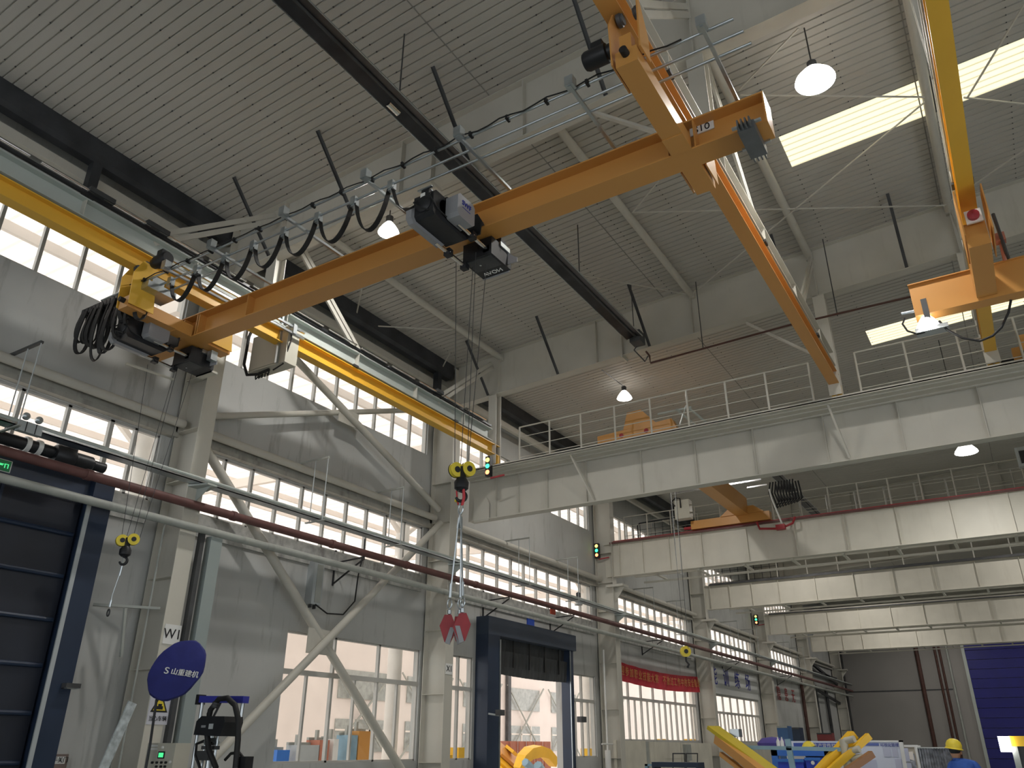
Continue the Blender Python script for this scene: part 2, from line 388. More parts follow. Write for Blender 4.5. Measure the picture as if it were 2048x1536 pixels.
# ================================================================== COLUMNS, RAFTERS
cols = [(10.46, 'cream steel column with the W1 plate beside the navy roller door'), (20.0, 'steel column with the X1 plate left of the curtained doorway'),
        (32.0, 'steel column between the curtained doorway and the red banner'), (44.0, 'steel column between red banner and black-lettered panel'),
        (56.0, 'steel column between black-lettered panel and red-lettered wall'), (68.0, 'steel column right of the red-lettered wall'), (80.0, 'steel column nearest the far end wall')]
for y, lab in cols:
    t = T('steel_column', lab, 'column', (-15, y, 0), 'columns along the left wall')
    t.add('flange', MB().box(-14.62, -14.6, y - .2, y + .2, 0, 13.45), STEELW if y < 15 else STEEL)
    t.add('flange', MB().box(-15.42, -15.4, y - .2, y + .2, 0, 13.45), STEEL)
    t.add('web', MB().box(-15.4, -14.62, y - .01, y + .01, 0, 13.45), STEEL)
    st = MB()
    for z in (1.2, 3.0, 4.8, 6.9, 8.1, 9.4, 12.1): st.box(-15.4, -14.62, y - .19, y + .19, z, z + .015)
    t.add('stiffener', st, STEEL)
    if y > 30:
        cb = MB().box(-14.9, -14.1, y - .3, y + .3, 7.9, 8.0); cb.prism([(-14.6, y - .02, 7.9), (-14.15, y - .02, 7.9), (-14.6, y - .02, 7.3)], (0, .04, 0)); t.add('corbel', cb, STEEL)
rl = ['nearest white rafter passing over the orange crane beam', 'second white rafter, above the near white girder', 'third white rafter, over the red-railed girder',
      'fourth white rafter', 'fifth white rafter', 'sixth white rafter', 'rafter against the far end wall']
for (y, _), lab in zip(cols, rl):
    t = T('roof_rafter', lab + ' under the ribbed ceiling', 'rafter', (0, y, roofz(0)), 'white roof rafters')
    a, b = (-14.6, y), (XR - .05, y); zt = lambda x: roofz(x) - .02; zb = lambda x: roofz(x) - 1.50
    m = MB().prism([(-14.6, y - .008, zb(-14.6)), (XR - .05, y - .008, zb(XR)), (XR - .05, y - .008, zt(XR)), (-14.6, y - .008, zt(-14.6))], (0, .016, 0)); t.add('web', m, STEEL)
    t.add('bottom_flange', MB().bar((-14.6, y, zb(-14.6)), (XR - .05, y, zb(XR)), .3, .022), STEEL)
    t.add('top_flange', MB().bar((-14.6, y, zt(-14.6)), (XR - .05, y, zt(XR)), .3, .022), STEEL)
    for x in (-12.9, -9.3, -6.2, -2.7, .75, 4.3):
        t.add('stiffener', MB().box(x - .008, x + .008, y - .14, y + .14, zb(x), zt(x)), STEEL)
    if y < 40:
        m = MB(); m.box(-8.45, -8.43, y - .15, y + .15, zb(-8.4) - .02, zt(-8.4)); m.box(-8.47, -8.41, y - .2, y + .2, zb(-8.4) - .1, zb(-8.4) + .0)
        t.add('splice_plate', m, STEEL)
# eave gutter box and down pipe
for (a, b, lab) in ((YN + 1, 10.3, 'dark steel gutter box along left eave, nearest bay'), (10.7, 19.8, 'dark gutter box along left eave behind the crane runway'), (20.2, 31.8, 'dark gutter box along left eave beyond the second rafter'), (32.2, 43.8, 'dark gutter box along left eave above the red-railed girder')):
    m = MB().prism([(-14.67, a, 13.57), (-14.67, a, 13.12), (-14.78, a, 13.05), (-15.0, a, 13.05), (-15.0, a, 13.56)], (0, b - a, 0))
    one('eave_gutter', lab, 'gutter', m, GUT, 'eave gutters')
dp = PX(192, 330, -14.85)
m = MB().bar((-14.85, dp.y, 13.06), (-14.85, dp.y, 11.5), .2, .2); one('downpipe', 'dark square downpipe dropping from the gutter box at upper left', 'pipe', m, GUT)
dp2 = PX(875, 760, -14.85)
m = MB().bar((-14.85, dp2.y, 13.06), (-14.85, dp2.y, 11.9), .2, .2); one('downpipe', 'dark downpipe from the gutter box just before the second rafter', 'pipe', m, GUT)
for (a, b, lab) in ((YN + 1, 10.3, 'white eave strut tube in nearest bay'), (10.7, 19.9, 'white eave strut tube in the bay over the cross braces'), (20.2, 31.8, 'white eave strut tube past the second rafter'), (32.2, 43.8, 'white eave strut tube past the third rafter')):
    one('eave_strut', lab, 'strut', MB().bar((-15.02, a, 12.72), (-15.02, b, 12.72), .14, .22), STEEL, 'eave struts')
# roof tubes of the second bay
for x, lab in ((-12.85, 'leftmost'), (-6.15, 'second from left'), (-2.75, 'third from left'), (.75, 'rightmost')):
    t = T('roof_strut_tube', lab + ' round white tube between the first two rafters', 'tube', (x, 15.2, roofz(x) - .16), 'round roof tubes')
    t.add('tube', MB().tube([(x, 10.6, roofz(x) - .2), (x, 19.9, roofz(x) - .2)], .1, 14), STEEL, smooth=True)
    t.add('end_plate', MB().box(x - .09, x + .09, 10.52, 10.62, roofz(x) - .32, roofz(x) - .08).box(x - .09, x + .09, 19.88, 19.98, roofz(x) - .32, roofz(x) - .08), STEEL)
# thin bracing rods in the roof plane (end points seen in the roof plane)
rods = [((1265, 425), (1888, 411), 'rod from second roof tube to far right tube end'), ((1265, 425), (1318, 361), 'short rod rising from second roof tube behind crane beam'),
        ((1851, 203), (1387, 586), 'long rod from rightmost tube to foot of second tube'), ((1480, 190), (1849, 194), 'level rod meeting rightmost tube at skylight'),
        ((1478, 180), (1597, 57), 'rod from crane beam end up to nearest rafter beside bright lamp'), ((1928, 195), (2048, 208), 'rod right of the far runway below the skylight'),
        ((1020, 524), (1372, 588), 'rod passing behind the black heater'), ((714, 650), (905, 660), 'rod crossing below the dark gutter'),
        ((709, 648), (724, 575), 'short steep rod above the K brace'), ((875, 755), (900, 705), 'short rod near the second rafter end'), ((1935, 195), (2048, 10), 'rod at upper right corner beside runway'),
        ((1888, 411), (2048, 300), 'rod at right edge rising from rightmost tube')]
for a, b, lab in rods:
    one('bracing_rod', 'thin steel ' + lab, 'rod', MB().tube([PR(*a, .28), PR(*b, .28)], .022, 6), STEEL, 'roof bracing rods', True)
# fly braces (purlin to rafter bottom)
def rot(name): pass
fl = [(-13.23, 10.5, 'first from left on the nearest rafter'), (-10.6, 10.5, 'second from left on the nearest rafter'), (-7.5, 10.5, 'third from left on nearest rafter, beside the heater'), (-4.4, 10.5, 'fourth on nearest rafter behind the crane rails'),
      (-13.28, 20, 'first from left on the second rafter'), (-10.65, 20, 'second from left on second rafter'), (-7.55, 20, 'third from left on second rafter, at the heater end'), (-3.4, 20, 'fourth on second rafter, behind the right runway'), (-.48, 20, 'fifth on second rafter, right of the runway')]
for x, y, lab in fl:
    zb = roofz(x) - 1.47; m = MB().bar((x, y - 1.45, roofz(x) - .02), (x, y - .12, zb), .07, .012); m.bar((x - .035, y - 1.45, roofz(x) - .02), (x - .035, y - .12, zb), .012, .07)
    one('fly_brace', 'dark angle brace, ' + lab, 'brace', m, DARK, 'fly braces')

# ================================================================== HEATERS
def heater(x, y0, y1, z, lab, burner=True):
    t = T('radiant_heater', lab, 'heater', (x, (y0 + y1) / 2, z))
    m = MB(); ys = [y0, y1]
    prof = [(-.23, .0), (-.22, .03), (-.1, .17), (.1, .17), (.22, .03), (.23, 0), (.04, .05), (0, .055), (-.04, .05)]
    m.prism([(x + a, y0, z + b) for a, b in prof], (0, y1 - y0, 0)); t.add('reflector', m, HEAT)
    t.add('lip', MB().bar((x - .245, y0, z), (x - .245, y1, z), .012, .03).bar((x + .245, y0, z), (x + .245, y1, z), .012, .03), GALV)
    t.add('radiant_tube', MB().tube([(x + .03, y0, z + .04), (x + .03, y1, z + .04)], .03, 10), DARK, smooth=True)
    for y in [v for v in (4.6, 6.6, 8.3, 10.0, 11.8, 13.5, 15.25, 17, 18.5) if y0 < v < y1] if y0 < 10 else [y0 + 2 + 3 * i for i in range(int((y1 - y0) / 3))]:
        t.add('bracket', MB().bar((x - .25, y, z + .01), (x - .1, y, z + .19), .02, .015).bar((x - .1, y, z + .19), (x + .1, y, z + .19), .02, .015).bar((x + .25, y, z + .01), (x + .1, y, z + .19), .02, .015), DARK)
    return t
t = heater(-7.62, 2.0, 18.9, 12.3, 'long black radiant heater hanging along the ceiling from upper left to its burner box')
t.add('collar', MB().lathe((-7.77, 8.15, 12.36), [(.055, 0), (.075, 0), (.075, .3), (.055, .3)], (0, 1, 0), 14), CHROME, smooth=True)
t.add('burner_box', MB().box(-7.78, -7.46, 18.9, 19.3, 12.2, 12.55), DARK)
for y in (4.2, 8.15, 15.25, 18.6):
    t.add('hanger_rod', MB().tube([(-7.5, y, roofz(-7.5)), (-7.5, y, 12.48)], .014, 6), DARK)
gp = [PY(1268, 700, 19.2), PY(1290, 723, 19.2), PY(1296, 712, 19.2)]
t.add('gas_hose', MB().tube([(-7.7, 19.25, 12.22), gp[0], gp[1], gp[2]], .018, 6), DARK)
zz = PY(1300, 725, 19.6)
m = MB(); pl = [PY(1292, 703, 19.6), PY(1299, 712, 19.6), PY(1301, 726, 19.6), PY(1580, 650, 19.6), PY(1900, 575, 19.6), PY(2048, 540, 19.6)]
m.tube(pl, .028, 8); one('gas_pipe', 'dark gas pipe running right from the heater burner under the ceiling', 'pipe', m, BROWN, smooth=True)
for u, v1, v2, lab in ((1406, 575, 697, 'left'), (1675, 520, 632, 'right')):
    a = PY(u, v2, 19.6); one('pipe_hanger', lab + ' thin dark rod holding the gas pipe by the second rafter', 'rod', MB().tube([a, (a.x, 19.6, roofz(a.x) - .02)], .014, 6), DARK)
heater(-7.67, 34.0, 43.5, 12.5, 'black radiant heater seen above the red-railed girder')

# ================================================================== RUNWAYS
def runway(x, lab, y0=YN + 1.5, y1=20.15, rail=False, ym=None):
    yl = T('crane_runway', lab + ' runway beam hung under the roof', 'crane runway', (x, (y0 + y1) / 2, 10.05), 'crane runways along the hall')
    yl.add('track_beam', MB().ibeam((x, y0, 10.225), (x, y1, 10.225), .25, .35, .022, .016), YELLOW if not ym else ym)
    yl.add('end_stop', MB().box(x - .12, x + .12, y1 - .12, y1, 9.68, 10.05), YELLOW)
    yl.add('support_beam', MB().ibeam((x, y0, 10.64), (x, y1 - .5, 10.64), .3, .4, .022, .016), STEELG if x < -5 else STEEL)
    for y in (5.94, 8.4, 10.93, 13.39, 15.8, 18.13):
        yl.add('stiffener', MB().box(x - .14, x + .14, y - .008, y + .008, 10.46, 10.82), STEEL)
    for y in (4.2, 8.3, 13.2, 17.6): [yl.add('clamp', MB().box(x + a_, x + a_ + .07, y, y + .18, 10.40, 10.46), DARK) for a_ in (-.17, .1)]
    for yy in (10.5, 20.0):
        h = MB().ibeam((x, yy - (.3 if yy > 15 else 0) * 0, 10.84 if yy < 15 else 9.75), (x, yy, roofz(x) - 1.5), .3, .3, .02, .016, (0, 1, 0))
        yl.add('hanger', h, STEEL)
        for s in (-1, 1):
            if yy > 15 and s > 0: continue
            a = (x, yy + s * 3.1, 10.84); b = (x, yy + s * .2, roofz(x) - .45)
            br = MB().bar(a, b, .05, .12, (1, 0, 0), 0, -.06).bar(a, b, .05, .12, (1, 0, 0), 0, .06)
            br = MB(); br.bar(a, b, .11, .05, (1, 0, 0), 0, -.075); br.bar(a, b, .11, .05, (1, 0, 0), 0, .075)
            yl.add('knee_brace', br, STEEL)
        if x == -2.7: yl.add('knee_brace', MB().bar((x - 2.0, yy, roofz(x) - 1.7), (x - .1, yy, 10.8), .12, .05), STEEL)
    return yl
runway(-13.1, 'left yellow and white')
runway(-2.7, 'yellow and white middle', ym=ORANGE)
runway(.8, 'far right yellow and white')
t = T('conductor_bar', 'shiny conductor bar line on top of left runway', 'busbar', (-12.98, 10, 10.95))
t.add('housing', MB().bar((-12.98, 2.5, 10.93), (-12.98, 19.6, 10.93), .06, .06), BLACK)
rr = MB()
for i in range(14): rr.tube([(-12.9, 2.6 + i * 1.2, 10.98), (-12.9, 3.6 + i * 1.2, 10.98)], .022, 8)
t.add('conductor_rail', rr, CHROME, smooth=True)
for y0, y1 in ((5.9, 6.4), (7.1, 7.6), (16.6, 16.9)): t.add('joint_box', MB().box(-12.98, -12.85, y0, y1, 10.96, 11.06), DARK)
t = T('conductor_bar', 'bright conductor bars beside the left track behind hanging control box', 'busbar', (-12.7, 10, 10.3))
for dx, dz in ((0, 0), (.0, .16)): t.add('conductor_rail', MB().bar((-12.75 + dx, 7.6, 10.25 + dz), (-12.75 + dx, 11.3, 10.25 + dz), .05, .05), GALV)

# ================================================================== BRIDGE CRANE 1
YC, ZB, ZT = 8.6, 9.0, 9.51
t = T('bridge_crane', 'long orange bridge crane beam spanning the hall under two runways', 'crane', (-7.5, YC, ZB))
gx0, gx1 = -14.2, -1.38
t.add('girder', MB().ibeam((gx0, YC, (ZB + ZT) / 2), (gx1, YC, (ZB + ZT) / 2), .38, ZT - ZB, .024, .016), ORANGE)
t.add('end_plate', MB().box(gx1, gx1 + .02, YC - .19, YC + .19, ZB, ZT), ORANGE)
t.add('end_plate', MB().box(gx0 - .02, gx0, YC - .19, YC + .19, ZB, ZT), ORANGE)
for x in (-13.05, -12.65, -2.72, -2.33): t.add('stiffener', MB().box(x - .01, x + .01, YC - .18, YC + .18, ZB + .02, ZT - .02), ORANGE)
for x in (-12.6, -11.2): t.add('stiffener', MB().box(x - .01, x + .01, YC - .17, YC, ZB + .02, ZT - .02), ORANGE)
for cx, a, b in ((-12.85, 7.0, 9.35), (-2.52, 6.6, 9.4)):
    hc = .24
    m = MB(); m.box(cx - .14, cx + .14, a, YC - .19, ZB, ZB + hc); m.box(cx - .14, cx + .14, YC + .19, b, ZB, ZB + hc)
    cr = t.add('end_carriage', m, ORANGE)
    t.add('cover_plate', MB().box(cx - .145, cx + .145, YC - .55, YC - .19, ZB - .01, ZB), ORANGE, cr)
    for yy in (a, b - .5):
        for s in (-1, 1):
            xx = cx + s * .17
            pp = [(xx, yy - .02, ZB + .05), (xx, yy + .5, ZB + .05), (xx, yy + .42, ZB + .7), (xx, yy + .3, ZB + 1.0), (xx, yy + .1, ZB + 1.02), (xx, yy - .05, ZB + .7)]
            if cx > -5 and yy == a and s > 0: pp = [(xx, yy + .0, ZB + .2), (xx, yy + .32, ZB + .2), (xx, yy + .3, ZB + .6), (xx, yy + .02, ZB + 1.15)]
            t.add('wheel_plate', MB().prism(pp, (s * .02, 0, 0)), YELLOW if cx < -5 else ORANGE, cr)
            t.add('wheel', MB().lathe((xx - s * .02, yy + .2, ZB + .98), [(0, 0), (.09, 0), (.09, -s * .05), (.075, -s * .06), (.075, -s * .08), (0, -s * .08)], (1, 0, 0), 16), DARK, cr, True)
        t.add('buffer', MB().tube([(cx, yy - .1, ZB + .15), (cx, yy, ZB + .15)], .05, 10), BLKR, cr, True)
for mx, my, mz, s in ((-2.74, 6.9, 9.66, -1), (-12.6, 7.25, 10.0, 1)):
    m = MB().lathe((mx, my, mz), [(0, 0), (.08, 0), (.1, .03), (.1, .12), (.13, .14), (.13, .42), (.11, .46), (0, .46)], (s, 0, 0), 20)
    mo = t.add('travel_motor', m, BLACK, smooth=True)
    t.add('terminal_box', MB().box(mx + s * .18, mx + s * .34, my - .08, my + .08, mz + .1, mz + .2), BLACK, mo)
t.add('wheel_bracket', MB().box(-2.6, -2.45, 6.62, 6.75, ZB + .24, ZB + .5), ORANGE)
# festoon arms and rails
KY = .966
ry = (7.18, 7.42, 7.65); RZ = 9.60
for i, x in enumerate((-1.7, -3.5, -5.3, -7.05, -8.82, -10.6, -11.85)):
    t.add('rail_arm', MB().bar((x, 7.02, RZ - .05), (x, YC + .1, RZ - .05), .045, .045), GALV)
    t.add('arm_bracket', MB().box(x - .06, x + .06, 7.0, 7.12, RZ - .06, RZ + .1), GALV)
for y, xe in zip(ry, (-1.35, -1.3, -1.27)):
    t.add('festoon_rail', MB().tube([(-14.0, y, RZ), (xe, y, RZ)], .021, 10), GALV, smooth=True)
m = MB(); 
cab = []
for i in range(60):
    x = -13.2 + i * .19; cab.append((x, 7.18 - .045 - .02 * math.sin(i * .8) ** 2, RZ + .02 * math.sin(i * 1.7)))
t.add('power_cable', MB().tube(cab, .011, 6), BLKR)
for x in [-12.6 + .62 * i for i in range(17)]: t.add('cable_clip', MB().box(x - .018, x + .018, 7.12, 7.21, RZ - .035, RZ + .035), BLKR)
# number plate
px = PY(1404, 258, YC - .02)
pl = t.add('number_plate', MB().box(px.x - .17, px.x + .17, YC - .035, YC - .015, px.z - .065, px.z + .065), WHITE)
text('number_text', 'S10', (px.x, YC - .04, px.z), (1, 0, 0), (0, 0, 1), .15, INK, t, sx=1.1)
# resistor block at the right end
m = MB(); m.box(-1.72, -1.5, 8.25, 8.85, ZB - .16, ZB - .03)
for i in range(4): m.box(-1.70 + i * .05, -1.68 + i * .05, 8.15, 8.95, ZB - .15, ZB - .04)
b = t.add('resistor_block', m, mat('resistor_grey', (.16, .17, .18), .45, .5, .1, 6))
[t.add('mounting_angle', MB().box(-1.8, -1.42, q_, q_ + .04, ZB - .03, ZB), GALV, b) for q_ in (8.3, 8.76)]
# shackles on top
t.add('eye_bolt', MB().tube([(-3.2 + .06 * math.cos(a), YC - .1, ZT + .06 + .06 * math.sin(a)) for a in [i * .6 for i in range(11)]], .012, 6), GALV)

# festoon cable with trolleys
t = T('festoon_cable', 'black looped festoon cable on trolleys feeding the middle hoist', 'cable', (-9.5, 7.42, RZ))
tx = [-6.83, -7.6, -8.39, -9.18, -9.93, -10.66, -11.42, -12.18]
def sag(x0, x1, y, z, d, n=14):
    return [(x0 + (x1 - x0) * i / n, y, z - d * (1 - (2 * i / n - 1) ** 2) ** .8 if 0 < i < n else z) for i in range(n + 1)]
lp = []
dr = [.62, .55, .52, .5, .5, .48, .46]
for i in range(7):
    pts = sag(tx[i] - .05, tx[i + 1] + .05, 7.42, RZ - .1, dr[i]); t.add('cable_loop', MB().ribbon(pts, (0, 1, 0), .085, .014), BLKR)
for x in tx: t.add('trolley', MB().box(x - .05, x + .05, 7.37, 7.47, RZ - .1, RZ + .05).box(x - .07, x + .07, 7.385, 7.455, RZ - .13, RZ - .09), GALV)
t.add('cable_loop', MB().ribbon([(-6.8, 7.42, 9.48), (-6.74, 7.42, 9.3), (-6.68, 7.42, 9.14), (-6.55, 7.42, 9.0), (-6.4, 7.42, 8.95), (-6.27, 7.42, 8.97)], (0, 1, 0), .085, .014), BLKR)
# bunched festoon at the left
t = T('festoon_cable', 'dense bunch of black cable loops parked at the left end of crane', 'cable', (-13.4, 7.3, 9.4))
a0, a1 = PY(165, 642, 7.3), PY(300, 585, 7.42)
rail_z = a0.z
n = 17
for i in range(n):
    f_ = i / (n - 1); x = -14.72 + 1.95 * f_; y = 7.3; z = RZ - .05
    d_ = .62 + .3 * math.sin(i * 1.3) ** 2 + (.3 if 4 < i < 10 else 0) - (.2 if i > 12 else 0)
    pts = []
    for k in range(15):
        a = math.pi * k / 14; bl = .05 + .11 * math.sin(a) ** .5 + .03 * math.sin(i * 2.3)
        pts.append((x + .03 * math.sin(a * 2 + i), y - bl * math.cos(a), z - d_ * math.sin(a) ** .6))
    t.add('cable_loop', MB().ribbon(pts, (1, .25 * math.sin(i * 1.7), 0), .085, .02), BLKR)
    t.add('trolley', MB().box(x - .04, x + .06, y - .06, y + .08, z - .04, z + .09), BLACK)
t.add('towing_trolley', MB().box(-12.9, -12.45, 7.15, 7.75, 9.42, 9.56).box(-12.8, -12.5, 7.25, 7.5, 9.56, 9.72), GALV)

# ================================================================== HOISTS
def hoist(xc, lab, txt=True):
    t = T('wire_rope_hoist', lab, 'hoist', (xc, YC, ZB - .45))
    X = lambda d: xc + d
    def chamf(x, w, y0, y1, z0, z1, c): return MB().prism([(x, y0, z0 + c), (x, y0 + c, z0), (x, y1 - c, z0), (x, y1, z0 + c), (x, y1, z1 - c), (x, y1 - c, z1), (x, y0 + c, z1), (x, y0, z1 - c)], (w, 0, 0))
    t.add('motor_body', chamf(X(-.22), .36, 7.32, 8.18, ZB - .36, ZB + .08, .05), BLACK)
    t.add('gear_case', MB().lathe((X(-.2), 7.62, ZB - .12), [(0, -.02), (.16, -.02), (.2, .02), (.2, .1), (.15, .16), (.15, .34), (0, .34)], (1, 0, 0), 22), BLACK, smooth=True)
    t.add('fan_cowl', MB().lathe((X(-.04), 7.34, ZB - .14), [(0, -.06), (.1, -.06), (.14, -.03), (.15, .1), (.15, .2)], (0, 1, 0), 20), BLACK, smooth=True)
    t.add('gear_flange', MB().lathe((X(.0), 7.5, ZB + .02), [(0, -.03), (.08, -.03), (.1, 0), (.1, .1), (0, .12)], (0, 1, .2), 16), BLACK, smooth=True)
    t.add('grey_cover', chamf(X(.14), .22, 7.62, 8.06, ZB - .27, ZB + .13, .05), GREY)
    t.add('black_cover_rim', chamf(X(.08), .06, 7.6, 8.08, ZB - .29, ZB + .14, .05), BLACK)
    t.add('grey_cover', chamf(X(-.30), .1, 7.25, 8.08, ZB - .42, ZB - .14, .07), GREY)
    if txt:
        text('maker_text', 'SWF', (X(.365), 7.84, ZB + .0), (0, 1, 0), (0, 0, 1), .12, INKB, t)
        t.add('maker_underline', MB().box(X(.36), X(.364), 7.74, 7.94, ZB - .085, ZB - .077), INKB)
    t.add('nameplate', MB().box(X(-.1), X(-.02), 7.31, 7.32, ZB - .06, ZB + .06), WHITE if txt else BLACK)
    t.add('limit_switch', MB().box(X(-.16), X(-.02), 7.4, 7.6, ZB + .08, ZB + .2), BLACK)
    t.add('switch_lever', MB().box(X(-.22), X(.04), 7.38, 7.42, ZB + .2, ZB + .22).box(X(-.2), X(-.05), 7.5, 7.54, ZB + .24, ZB + .26), GALV)
    for dx, z, y0, y1 in ((.2, ZB - .25, 7.85, 8.75), (-.24, ZB - .4, 7.9, 8.7)):
        t.add('cross_bar', MB().tube([(X(dx), y0, z), (X(dx), y1, z)], .033, 14), CHROME, smooth=True)
        t.add('bar_clamp', MB().box(X(dx) - .055, X(dx) + .055, 8.18, 8.28, z - .06, z + .06), BLACK)
        t.add('bar_clamp', MB().box(X(dx) - .055, X(dx) + .055, 8.62, 8.72, z - .06, z + .06), BLACK)
        for k in range(3): t.add('clamp_bolt', MB().tube([(X(dx) + .056, 8.2 + .03 * k, z - .02), (X(dx) + .07, 8.2 + .03 * k, z - .02)], .008, 6), CHROME)
    fb = t.add('counterweight_box', MB().box(X(-.24), X(.3), 8.62, 9.2, ZB - .36, ZB - .04).box(X(-.2), X(.2), 8.8, 9.2, ZB - .04, ZB + .2), BLACK)
    t.add('silver_strip', MB().box(X(-.24), X(.26), 9.2, 9.215, ZB - .38, ZB - .3), GREY, fb)
    t.add('lid', MB().box(X(-.2), X(.26), 8.66, 8.98, ZB - .37, ZB - .36), DARK, fb)
    t.add('lid_bolt', MB().tube([(X(-.02), 8.8, ZB - .37), (X(-.02), 8.8, ZB - .39)], .018, 10), CHROME, fb)
    if txt: text('model_text', 'NOVA', (X(.02), 9.1, ZB - .365), (-1, 0, 0), (0, -1, 0), .125, WHITE, t)
    for s_, yy in ((-1, 8.3), (1, 8.87)):
        t.add('side_plate', MB().prism([(X(-.26), yy, ZB - .2), (X(.3), yy, ZB - .2), (X(.32), yy, ZB + .05), (X(.24), yy, ZB + .2), (X(-.18), yy, ZB + .2), (X(-.28), yy, ZB)], (0, .02, 0)), BLACK)
        for dx in (-.16, .2): t.add('wheel', MB().lathe((X(dx), YC + s_ * .1, ZB + .09), [(0, 0), (.05, 0), (.05, s_ * .05), (.065, s_ * .05), (.065, s_ * .08), (0, s_ * .08)], (0, 1, 0), 16), DARK, smooth=True)
    t.add('end_arm', MB().box(X(.3), X(.33), 8.85, 9.12, ZB - .1, ZB - .02), GALV)
    t.add('end_lug', MB().prism([(X(.3), 9.1, ZB - .1), (X(.45), 9.14, ZB - .2), (X(.45), 9.14, ZB - .28), (X(.3), 9.1, ZB - .3)], (0, .02, 0)), GREY)
    t.add('conduit', MB().tube([(X(-.1), 7.36, ZB + .0), (X(-.16), 7.24, ZB - .12), (X(-.05), 7.22, ZB - .25), (X(.08), 7.3, ZB - .3)], .012, 8), BLKR, smooth=True)
    t.add('conduit', MB().tube([(X(.08), 7.34, ZB + .04), (X(.13), 7.25, ZB - .1), (X(.16), 7.4, ZB - .24), (X(.18), 7.6, ZB - .28)], .011, 8), BLKR, smooth=True)
    return t
h2 = hoist(-6.05, 'black and grey wire rope hoist reading SWF at middle of orange beam')
h1 = hoist(-13.25, 'black and grey wire rope hoist parked at left end of orange beam', txt=False)
h1.add('angle_bar', MB().bar((-13.9, 7.9, ZB - .5), (-13.75, 8.9, ZB - .5), .06, .03), BEIGE)
h1.add('sensor_block', MB().box(-12.88, -12.75, 8.95, 9.1, ZB - .25, ZB - .05), GALV)
h1.add('bottom_plate', MB().box(-13.5, -13.0, 9.2, 9.35, ZB - .38, ZB - .34), BEIGE)

# ropes + hook blocks
def hook_block(x, z, lab, s=1.0, ropes=((-.22, 0), (-.1, .12), (.06, -.1), (.17, .1)), slim=False, rtop=ZB - .3):
    t = T('hook_block', lab, 'hook block', (x, YC, z - .6 * s))
    ax = Vector((.93, -.36, 0)).normalized()        # sheave axis
    c = Vector((x, YC, z)); sd = Vector((.5, .86, 0))
    for k, s_ in enumerate((-1, 1)):
        cc = c + ax * (.02 * s) + sd * (s_ * .15 * s) + Vector((0, 0, .02 * s_))
        r = .17 * s
        t.add('sheave', MB().lathe(cc, [(0, -.045 * s), (r, -.045 * s), (r, -.03 * s), (r * .93, -.01 * s), (r * .93, .01 * s), (r, .03 * s), (r, .045 * s), (r * .45, .05 * s), (0, .05 * s)], ax, 28), YEL2, smooth=True)
        t.add('bearing_cap', MB().lathe(cc, [(r * .42, .045 * s), (r * .42, .062 * s), (0, .065 * s)], ax, 18), BLACK, smooth=True)
        t.add('sheave_guard', MB().lathe(cc, [(r * 1.04, -.07 * s), (r * 1.04, -.045 * s), (r * .6, -.07 * s)], ax, 24), BLACK, smooth=True)
    t.add('yoke', MB().box(x - .06 * s, x + .06 * s, YC - .08 * s, YC + .08 * s, z - .22 * s, z + .06 * s), BLACK)
    t.add('swivel_housing', MB().lathe((x, YC, z - .5 * s), [(0, 0), (.09 * s, 0), (.16 * s, .06 * s), (.17 * s, .2 * s), (.11 * s, .3 * s), (.05 * s, .32 * s)], (0, 0, 1), 18), BLACK, smooth=True)
    hk = []
    for i in range(15):
        a = math.radians(100 - i * 19); rr_ = .11 * s; hk.append((x + rr_ * math.cos(a) * .83, YC + rr_ * math.cos(a) * .55, z - .62 * s + rr_ * math.sin(a)))
    t.add('hook', MB().tube([(x, YC, z - .46 * s)] + hk, [.03 * s] + [.03 * s + .012 * s * math.sin(i / 14 * math.pi) for i in range(15)], 10), BLACK, smooth=True)
    for i, (dx, dy) in enumerate(ropes):
        top = Vector((x + dx * 1.2, YC + dy * 2, rtop)); e = c + sd * (dx * .9 * s) + Vector((0, 0, .05))
        t.add('wire_rope', MB().tube([e, top], .005, 6), DARK)
    return t
hook_block(-6.17, 5.16, 'large black hook block with two yellow sheaves, hanging from middle hoist', .62, ropes=((-.2, 0), (-.04, .1), (.14, -.02), (.16, .12)))
hook_block(-13.74, 5.1, 'black hook block with yellow sheaves hanging before the white wall at left', .62, ropes=((-.2, -.1), (-.05, .15), (.15, .1), (.35, .2)))
t = T('wire_sling', 'thin wire sling with end thimble hanging from the left hook block', 'sling', (-13.75, YC, 3.7))
t.add('wire', MB().tube([(-13.76, YC, 4.78), (-13.74, YC, 4.6), (-13.8, YC, 4.35), (-13.86, YC, 4.1), (-13.86, YC, 3.95)], .009, 6), GALV)
t.add('ferrule', MB().tube([(-13.75, YC, 4.62), (-13.77, YC, 4.45)], .02, 8).tube([(-13.86, YC, 4.02), (-13.87, YC, 3.9)], .022, 8), GALV)
t.add('thimble', MB().tube([(-13.87 + .035 * math.sin(a), YC, 3.8 - .06 * math.cos(a)) for a in [i * math.pi / 6 for i in range(13)]], .014, 8), DARK, smooth=True)
HX = -6.17
t = T('round_sling', 'red round sling looped over the large black hook', 'sling', (HX, YC, 4.6))
t.add('sling_leg', MB().tube([(HX - .02, YC, 4.93), (HX - .065, YC - .02, 4.85), (HX - .06, YC, 4.72), (HX - .04, YC, 4.66)], .012, 8), REDB, smooth=True)
t.add('sling_leg', MB().tube([(HX + .0, YC, 4.98), (HX + .05, YC - .03, 4.93), (HX + .05, YC, 4.75), (HX + .02, YC, 4.64)], .02, 8), REDB, smooth=True)
t.add('sling_tag', MB().box(HX - .08, HX - .06, YC - .04, YC + .02, 4.70, 4.73), YEL2)
t = T('lifting_gear', 'grey wire legs with shackles hanging below the red sling', 'lifting gear', (HX, YC, 3.2))
